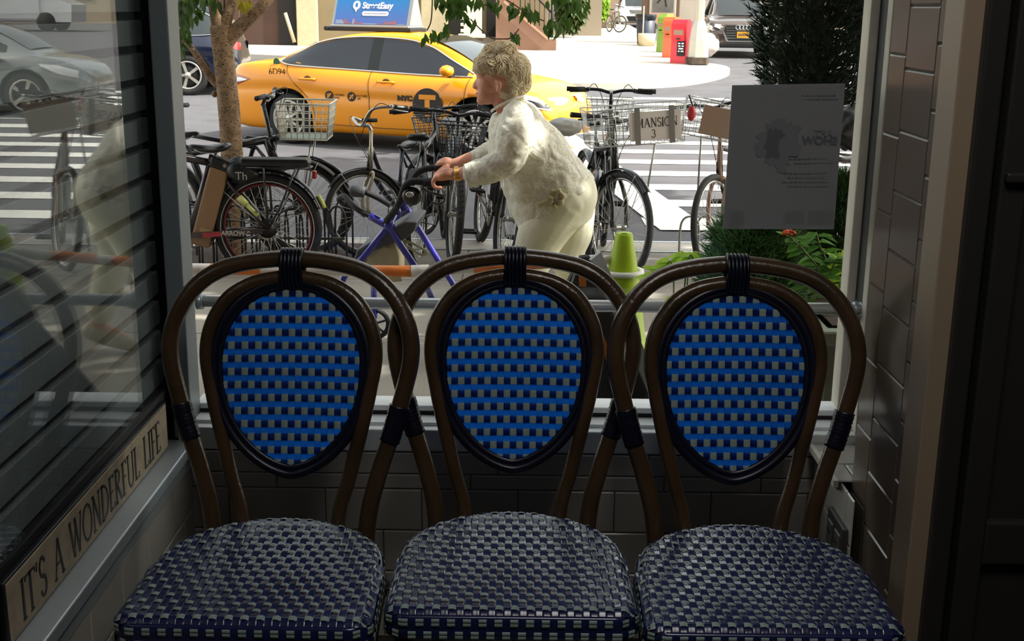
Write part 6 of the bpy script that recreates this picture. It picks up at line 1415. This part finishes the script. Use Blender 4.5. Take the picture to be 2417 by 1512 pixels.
# ------------------------------------------------------------------ trees and plants
def leaf(mb, p, d, up, ln_, w, droop=.25):
    d = d.normalized(); s = d.cross(up); s = s.normalized() if s.length > 1e-4 else d.orthogonal().normalized(); n = s.cross(d)
    pts = [p, p+d*ln_*.3+s*w*.5+n*w*.12, p+d*ln_*.3-s*w*.5+n*w*.12, p+d*ln_*.65+s*w*.42-n*ln_*droop*.3, p+d*ln_*.65-s*w*.42-n*ln_*droop*.3, p+d*ln_-n*ln_*droop, p+d*ln_*.3-n*w*.05, p+d*ln_*.65-n*(ln_*droop*.3+w*.15)]
    mb.add(pts, [(0, 6, 1), (0, 2, 6), (1, 6, 7, 3), (6, 2, 4, 7), (3, 7, 5), (7, 4, 5)], True)
M_bark = mat('bark', '8e7459', .85, var=.38, vscale=26, bump=.7, bscale=40)
nt = M_bark.node_tree; bb_ = nt.nodes['Principled BSDF']; tc = nt.nodes.new('ShaderNodeTexCoord'); mp = nt.nodes.new('ShaderNodeMapping'); mp.inputs['Scale'].default_value = (1, 1, 1.6)
vo = nt.nodes.new('ShaderNodeTexVoronoi'); vo.inputs['Scale'].default_value = 42; rp_ = nt.nodes.new('ShaderNodeValToRGB'); rp_.color_ramp.elements[0].position = .16; rp_.color_ramp.elements[0].color = (*hexc('3a2413'), 1); rp_.color_ramp.elements[1].position = .30; rp_.color_ramp.elements[1].color = (1, 1, 1, 1)
mm = nt.nodes.new('ShaderNodeVectorMath'); mm.operation = 'MULTIPLY'; old = bb_.inputs['Base Color'].links[0].from_socket
nt.links.new(tc.outputs['Object'], mp.inputs[0]); nt.links.new(mp.outputs[0], vo.inputs['Vector']); nt.links.new(vo.outputs['Distance'], rp_.inputs[0]); nt.links.new(rp_.outputs[0], mm.inputs[0]); nt.links.new(old, mm.inputs[1]); nt.links.new(mm.outputs[0], bb_.inputs['Base Color'])
M_leaf = mat('tree_leaf', '3d5a1e', .5, var=.25, vscale=3, trans=.45); M_leafy = mat('yellowing_leaf', 'a89a1e', .5, trans=.4)
rr = random.Random(21)
tY = 8.05
tr_ = thing('street_tree', 'speckled tan street tree trunk forking near the left side of the window', 'tree', (W(546, 500, tY).x, tY, -.24)); o = Vector(tr_.location)
def TP(px, py, dY=0): return W(px, py, tY+dY)-o
tb = MB().use(M_bark)
tb.tube(catmull([Vector((.005, 0, 0)), TP(553, 560), TP(549, 400), TP(543, 290), TP(532, 170), TP(524, 95), TP(520, 60)], 5), [.085]*6+[.076]*6+[.072]*6+[.069]*6+[.070]*6+[.066]*2, 16)
def br(pts, r0, r1): 
    P = catmull(pts, 6); n = len(P); tb.tube(P, [r0+(r1-r0)*i/(n-1) for i in range(n)], 12)
br([TP(527, 110), TP(545, 85), TP(580, 50), TP(625, 5), TP(660, -60, .2), TP(720, -260, .5)], .055, .03)
br([TP(522, 90), TP(514, 50), TP(506, 10), TP(495, -60), TP(470, -300, -.4)], .052, .03); br([TP(522, 80), TP(533, 50), TP(545, 10), TP(552, -60), TP(560, -330, .3)], .045, .025)
br([TP(516, 200), TP(500, 185), TP(470, 140), TP(448, 108), TP(430, 95)], .032, .014)
tb.ball(tuple(TP(507, 222)), .022).ball(tuple(TP(548, 180)), .03)
tb.build('trunk', parent=tr_)
cr = MB().use(M_leaf)                                # crown above the window's view
for k in range(2600):
    a, b, r = rr.uniform(0, 2*PI), rr.uniform(-.5, 1), rr.random()**.4
    p = Vector((math.cos(a)*2.3*r, math.sin(a)*2.0*r, 3.6+b*1.6*math.sqrt(1-r*r*.8)))
    if p.z < 2.15: continue
    leaf(cr, p, Vector((rr.uniform(-1, 1), rr.uniform(-1, 1), -.8)), Vector((0, 0, 1)), .16, .075)
lv = MB().use(M_leaf)
def spray(mb, px, py, n, sx, sy, ln_=.09, w=.036, dn=1.0, Y=0):
    for k in range(n):
        p = TP(px+rr.uniform(-sx, sx), py+rr.uniform(-sy, sy), rr.uniform(-.12, .12)+Y); leaf(mb, p, Vector((rr.uniform(-.6, .6), rr.uniform(-.6, .6), -dn)), Vector((rr.uniform(-1, 1), -1, .3)), ln_*rr.uniform(.8, 1.25), w*rr.uniform(.8, 1.2), rr.uniform(0, .3))
spray(lv, 440, 20, 40, 25, 22); spray(lv, 432, 70, 16, 16, 22); spray(lv, 470, -5, 26, 45, 12); spray(lv, 430, 105, 5, 10, 14)
for px, py, n, sx, sy in ((1055, 2, 8, 26, 8), (1080, 15, 12, 22, 14), (1105, 35, 8, 20, 10), (1010, 80, 3, 8, 8), (1022, 72, 3, 8, 6), (1050, 72, 4, 10, 10), (1062, 60, 2, 6, 8), (1110, -4, 8, 30, 6), (1160, 0, 4, 24, 6), (1190, 12, 6, 20, 8), (1240, 12, 10, 30, 12), (1255, 30, 5, 12, 10), (1218, 78, 6, 14, 8), (1295, 50, 5, 12, 12), (1312, 55, 7, 14, 14), (1340, 35, 6, 14, 10), (1330, -2, 12, 40, 8), (1375, 10, 6, 20, 10), (1070, -8, 14, 60, 6)): spray(lv, px, py, n, sx, sy, .085, .034)
for a, b in (((1020, -40), (1010, 62)), ((1075, -20), (1055, 60))): pass
lv.build('foliage', parent=tr_, norm=False, kind='stuff'); cr.build('crown', parent=tr_, norm=False, kind='stuff')
yl = MB().use(M_leafy); spray(yl, 567, 2, 9, 10, 5, .075, .024); spray(yl, 585, 0, 3, 5, 4, .08, .022); yl.build('yellow_leaves', parent=tr_, norm=False, kind='stuff')
tw = MB().use(mat('twig', '5c4a3a', .8))
for pts in ([(1021, -60), (1020, 10), (1017, 50), (1008, 72)], [(1060, -40), (1085, 20), (1100, 40)], [(1110, 45), (1135, 70), (1160, 90), (1200, 92)], [(1070, -10), (1120, 12), (1155, 10)], [(1180, -10), (1215, 12), (1250, 35), (1285, 50)], [(1048, 55), (1062, 70)], [(508, -40), (515, 10), (523, 46)], [(530, -40), (529, 20), (527, 45)], [(1200, 92), (1213, 84), (1225, 68)]): tw.tube(catmull([TP(*p) for p in pts], 5), .0045, 5)
tw.build('twigs', parent=tr_)
# a neighbouring street tree right of the view; its crown shades the bicycles
nb = thing('street_tree', 'leafy street tree beyond the right edge, shading the parked bicycles', 'tree', (5.2, 8.4, -.24))
MB().use(M_bark).tube(catmull([(0, 0, 0), (.02, 0, 1.5), (-.05, .05, 3.2), (-.2, .1, 4.5)], 5), [.13]*5+[.12]*5+[.10]*6, 14).build('trunk', parent=nb)
cr = MB().use(mat('shade_leaf', '3d5a1e', .5, trans=.25))
def cloud(cx, cy, cz, rx, ry, rz, n, ln_=.30, w=.2):
    for k in range(n):
        while True:
            v = Vector((rr.uniform(-1, 1), rr.uniform(-1, 1), rr.uniform(-1, 1)))
            if v.length < 1: break
        leaf(cr, Vector((cx+v.x*rx, cy+v.y*ry, cz+v.z*rz)), Vector((rr.uniform(-1, 1), rr.uniform(-1, 1), rr.uniform(-.6, .4))), Vector((0, 0, 1)), ln_, w)
cloud(-1.0, 0.6, 6.2, 3.2, 3.3, 1.3, 5200); cloud(-1.2, -2.9, 5.6, 3.2, 1.9, 1.0, 900); cloud(-1.2, 3.4, 6.4, 1.7, 2.0, .9, 1300)
cr.build('crown', parent=nb, norm=False, kind='stuff')
# conifers and plants by the window
M_jun = mat('juniper_green', '1f3d22', .6, var=.35, vscale=6, trans=.2); M_jun2 = mat('bush_green', '44762f', .6, var=.3, vscale=6, trans=.25)
def conifer(name, label, base, h, shape, n, m, cat, z0=0.0, tw=.05, thick=.0045, stem=True, seed=1, core=.55):
    rr = random.Random(seed); r_ = thing(name, label, cat, base)
    if stem: MB().use(M_bark).tube([(0, 0, 0), (.01, 0, z0+h*.6)], [.035, .02], 8).build('stem', parent=r_)
    mb = MB().use(m)
    for k in range(n):
        t = rr.random(); R_ = interp(shape, t); a = rr.uniform(0, 2*PI); q = rr.uniform(core, 1.0); bump = 1+.22*noise.noise(Vector((math.cos(a)*2, math.sin(a)*2, t*5+seed)))
        p = Vector((math.cos(a)*R_*q*bump, math.sin(a)*R_*q*bump, z0+t*h)); dr = Vector((math.cos(a), math.sin(a), rr.uniform(.1, 1.3))).normalized()
        L_ = tw*rr.uniform(.6, 1.4)
        for j in range(3):
            d2 = (dr+Vector((rr.uniform(-.6, .6), rr.uniform(-.6, .6), rr.uniform(-.4, .5)))).normalized(); s = d2.orthogonal().normalized()*thick; s2 = d2.cross(s).normalized()*thick
            e = p+d2*L_; mb.add([p+s, p-s*.5+s2*.8, p-s*.5-s2*.8, e], [(0, 1, 3), (1, 2, 3), (2, 0, 3)], True)
    mb.build('foliage', parent=r_, norm=False, kind='stuff'); return r_
pz = .50
plx0, plx1 = .965, 2.2
pl = MB().use(mat('planter_green', '79877a', .6, var=.12, vscale=5), False); pl.rbox((plx0, 3.62, sz(3.9)-.01), (plx1, 4.35, pz), .02); pl.use(mat('planter_rim', '8f9a8c', .55)).rbox((plx0-.02, 3.60, pz-.05), (plx1+.02, 4.37, pz), .008); pl.use(mat('pit_soil', '4c4038', .95)).box((plx0+.04, 3.66, pz), (plx1-.04, 4.31, pz+.004))
plo = pl.build('planter', label='pale green planter box outside the right end of the window', cat='planter')
j = W(1905, 200, 4.15)
conifer('juniper', 'tall dark juniper rising behind the paper notice at the right', (j.x, 4.12, pz+.004), 1.9, [(0, .03), (.03, .17), (.12, .21), (.3, .24), (.6, .20), (1, .05)], 15000, M_jun, 'shrub', z0=.60, tw=.045, thick=.0032, seed=3, core=.15)
j = W(2085, 200, 4.3)
conifer('juniper', 'second dark juniper mostly hidden by the right window frame', (j.x, 4.22, pz+.004), 1.5, [(0, .06), (.1, .12), (.3, .14), (.6, .13), (1, .05)], 5000, M_jun, 'shrub', z0=.68, tw=.055, seed=8)
j = W(1775, 560, 4.1)
conifer('evergreen_bush', 'low rounded evergreen bush under the paper notice', (j.x, 4.02, .08), .74, [(0, .14), (.2, .18), (.45, .20), (.65, .19), (.85, .14), (1, .05)], 9000, M_jun2, 'bush', z0=.0, tw=.05, thick=.0035, seed=5, stem=False, core=.35)
j = W(2010, 560, 4.0)
conifer('evergreen_bush', 'narrow evergreen bush beside the right window frame', (j.x, 4.15, pz+.004), .40, [(0, .10), (.3, .13), (.7, .11), (1, .03)], 3000, M_jun2, 'bush', z0=.0, tw=.05, thick=.0035, seed=6, stem=False, core=.3)
tub = MB().use(mat('tub_dark', '35352f', .7)); tub.lathe([(0, 0), (.17, 0), (.20, .2), (.18, .2), (.17, .17), (0, .17)], 20, (W(1775, 560, 4.1).x, 4.02, sz(4.02))); tub.build('plant_tub', label='dark round tub under the low evergreen bush', cat='plant pot')
M_lime_leaf = mat('lime_leaf', 'bcdc3a', .5, trans=.5); M_green_leaf = mat('bright_leaf', '5a8f2a', .45, trans=.5, var=.15, vscale=10)
def leafy(name, label, base, stems, m, ln_, w, seed, extra=None):
    rr = random.Random(seed); r_ = thing(name, label, 'plant', base); o = Vector(base); sm = MB().use(mat('plant_stem', '6b7d3a', .6)); lf = MB().use(m)
    for pts in stems:
        P = catmull([p-o for p in pts], 5); sm.tube(P, .0032, 5)
        for i in range(2, len(P)):
            for s in (-1, 1):
                if rr.random() < .75:
                    d = Vector((s*rr.uniform(.5, 1), rr.uniform(-.7, .3), rr.uniform(-.2, .5))); leaf(lf, P[i], d, Vector((0, -.3, 1)), ln_*rr.uniform(.7, 1.2), w*rr.uniform(.8, 1.1), rr.uniform(.1, .5))
    sm.build('stems', parent=r_); lf.build('leaves', parent=r_, norm=False, kind='stuff'); return r_
b_ = W(1905, 690, 3.75); b_.z = pz+.004
pt = leafy('lantana', 'leafy green plant with one orange flower head in the planter', tuple(b_), [[b_, W(1935, 655, 3.7), W(1905, 600, 3.7), W(1865, 560, 3.7)], [b_, W(1950, 640, 3.75), W(1935, 580, 3.75), W(1925, 548, 3.75)], [b_, W(1960, 640, 3.7), W(1975, 610, 3.7)], [b_, W(1900, 665, 3.7), W(1860, 650, 3.7)]], M_green_leaf, .060, .030, 4)
fl = MB().use(mat('orange_petal', 'd9531c', .5, trans=.2)); o = Vector(pt.location); c = W(1862, 552, 3.69)-o
for k in range(26): a, b = rr.uniform(0, 2*PI), rr.uniform(0, 1.4); fl.ball(tuple(c+Vector((math.cos(a)*math.cos(b)*.02, math.sin(a)*math.cos(b)*.015, math.sin(b)*.010))), .0052, sub=1)
fl.build('flower_head', parent=pt)
b_ = Vector((W(1600, 650, 4.2).x, 4.25, sz(4.2)))
leafy('hydrangea', 'lime green broad leaved plant sprouting beside the low bush', tuple(b_), [[b_, W(1625, 640, 4.2), W(1612, 605, 4.2)], [b_, W(1590, 650, 4.2), W(1560, 640, 4.2), W(1535, 660, 4.2)], [b_, W(1620, 640, 4.15), W(1640, 612, 4.15)]], M_lime_leaf, .055, .040, 9)
b_ = Vector((W(1960, 640, 3.9).x+.03, 3.8, pz+.004))
leafy('ivy', 'yellow green leaves at the foot of the narrow evergreen bush', tuple(b_), [[b_, W(1975, 620, 3.8), W(1985, 605, 3.8)], [b_, W(1990, 640, 3.8)]], M_lime_leaf, .05, .045, 12)
# far planting by the side street
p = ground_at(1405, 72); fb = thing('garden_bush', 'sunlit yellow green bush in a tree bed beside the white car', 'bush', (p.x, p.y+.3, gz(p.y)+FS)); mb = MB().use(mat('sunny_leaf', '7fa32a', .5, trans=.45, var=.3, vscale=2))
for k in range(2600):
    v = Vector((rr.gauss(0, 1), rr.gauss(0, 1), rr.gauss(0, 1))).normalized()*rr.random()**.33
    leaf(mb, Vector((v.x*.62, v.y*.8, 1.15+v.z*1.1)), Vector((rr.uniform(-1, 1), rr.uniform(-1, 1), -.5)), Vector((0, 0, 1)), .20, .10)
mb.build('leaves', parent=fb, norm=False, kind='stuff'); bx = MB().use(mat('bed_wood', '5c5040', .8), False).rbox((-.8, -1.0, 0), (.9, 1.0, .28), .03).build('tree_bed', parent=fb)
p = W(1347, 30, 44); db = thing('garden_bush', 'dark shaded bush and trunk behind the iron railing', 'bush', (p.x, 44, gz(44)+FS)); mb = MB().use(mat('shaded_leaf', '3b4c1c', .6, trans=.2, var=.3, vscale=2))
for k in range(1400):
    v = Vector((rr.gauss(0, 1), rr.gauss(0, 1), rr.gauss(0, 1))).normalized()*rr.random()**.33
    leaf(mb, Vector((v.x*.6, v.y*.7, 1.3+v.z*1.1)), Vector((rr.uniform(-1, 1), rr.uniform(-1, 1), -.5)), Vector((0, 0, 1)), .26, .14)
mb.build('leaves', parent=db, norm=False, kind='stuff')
p = ground_at(1450, 84); fbk, _ = bike('small distant bicycle leaning by the sunlit bush', (p.x, p.y, gz(p.y)+FS), math.radians(-70), steer=.5, frame=mat('distant_frame', '6b5a45', .5), tw=.02)
# dark jacket on a bike at the far right
q = W(2008, 300, 6.5)
kb, _ = bike('bicycle under the black jacket, nearly hidden by the right window frame', (q.x+.23, 6.5, sz(6.5)), math.radians(8), sadz=q.z-sz(6.5)-.13)
jk = thing('jacket', 'black jacket slung over a bicycle seen left of the right window frame', 'jacket', tuple(q)); bm = bmesh.new(); bmesh.ops.create_icosphere(bm, subdivisions=4, radius=1)
for v in bm.verts: n_ = 1+.35*noise.noise(v.co*1.9+Vector((2, 2, 2)))+.08*noise.noise(v.co*6); v.co = Vector((v.co.x*.10*n_, v.co.y*.08*n_, v.co.z*.115*n_))
MB().use(mat('jacket_black', '131416', .5)).bm(bm, True).build('cloth', parent=jk)
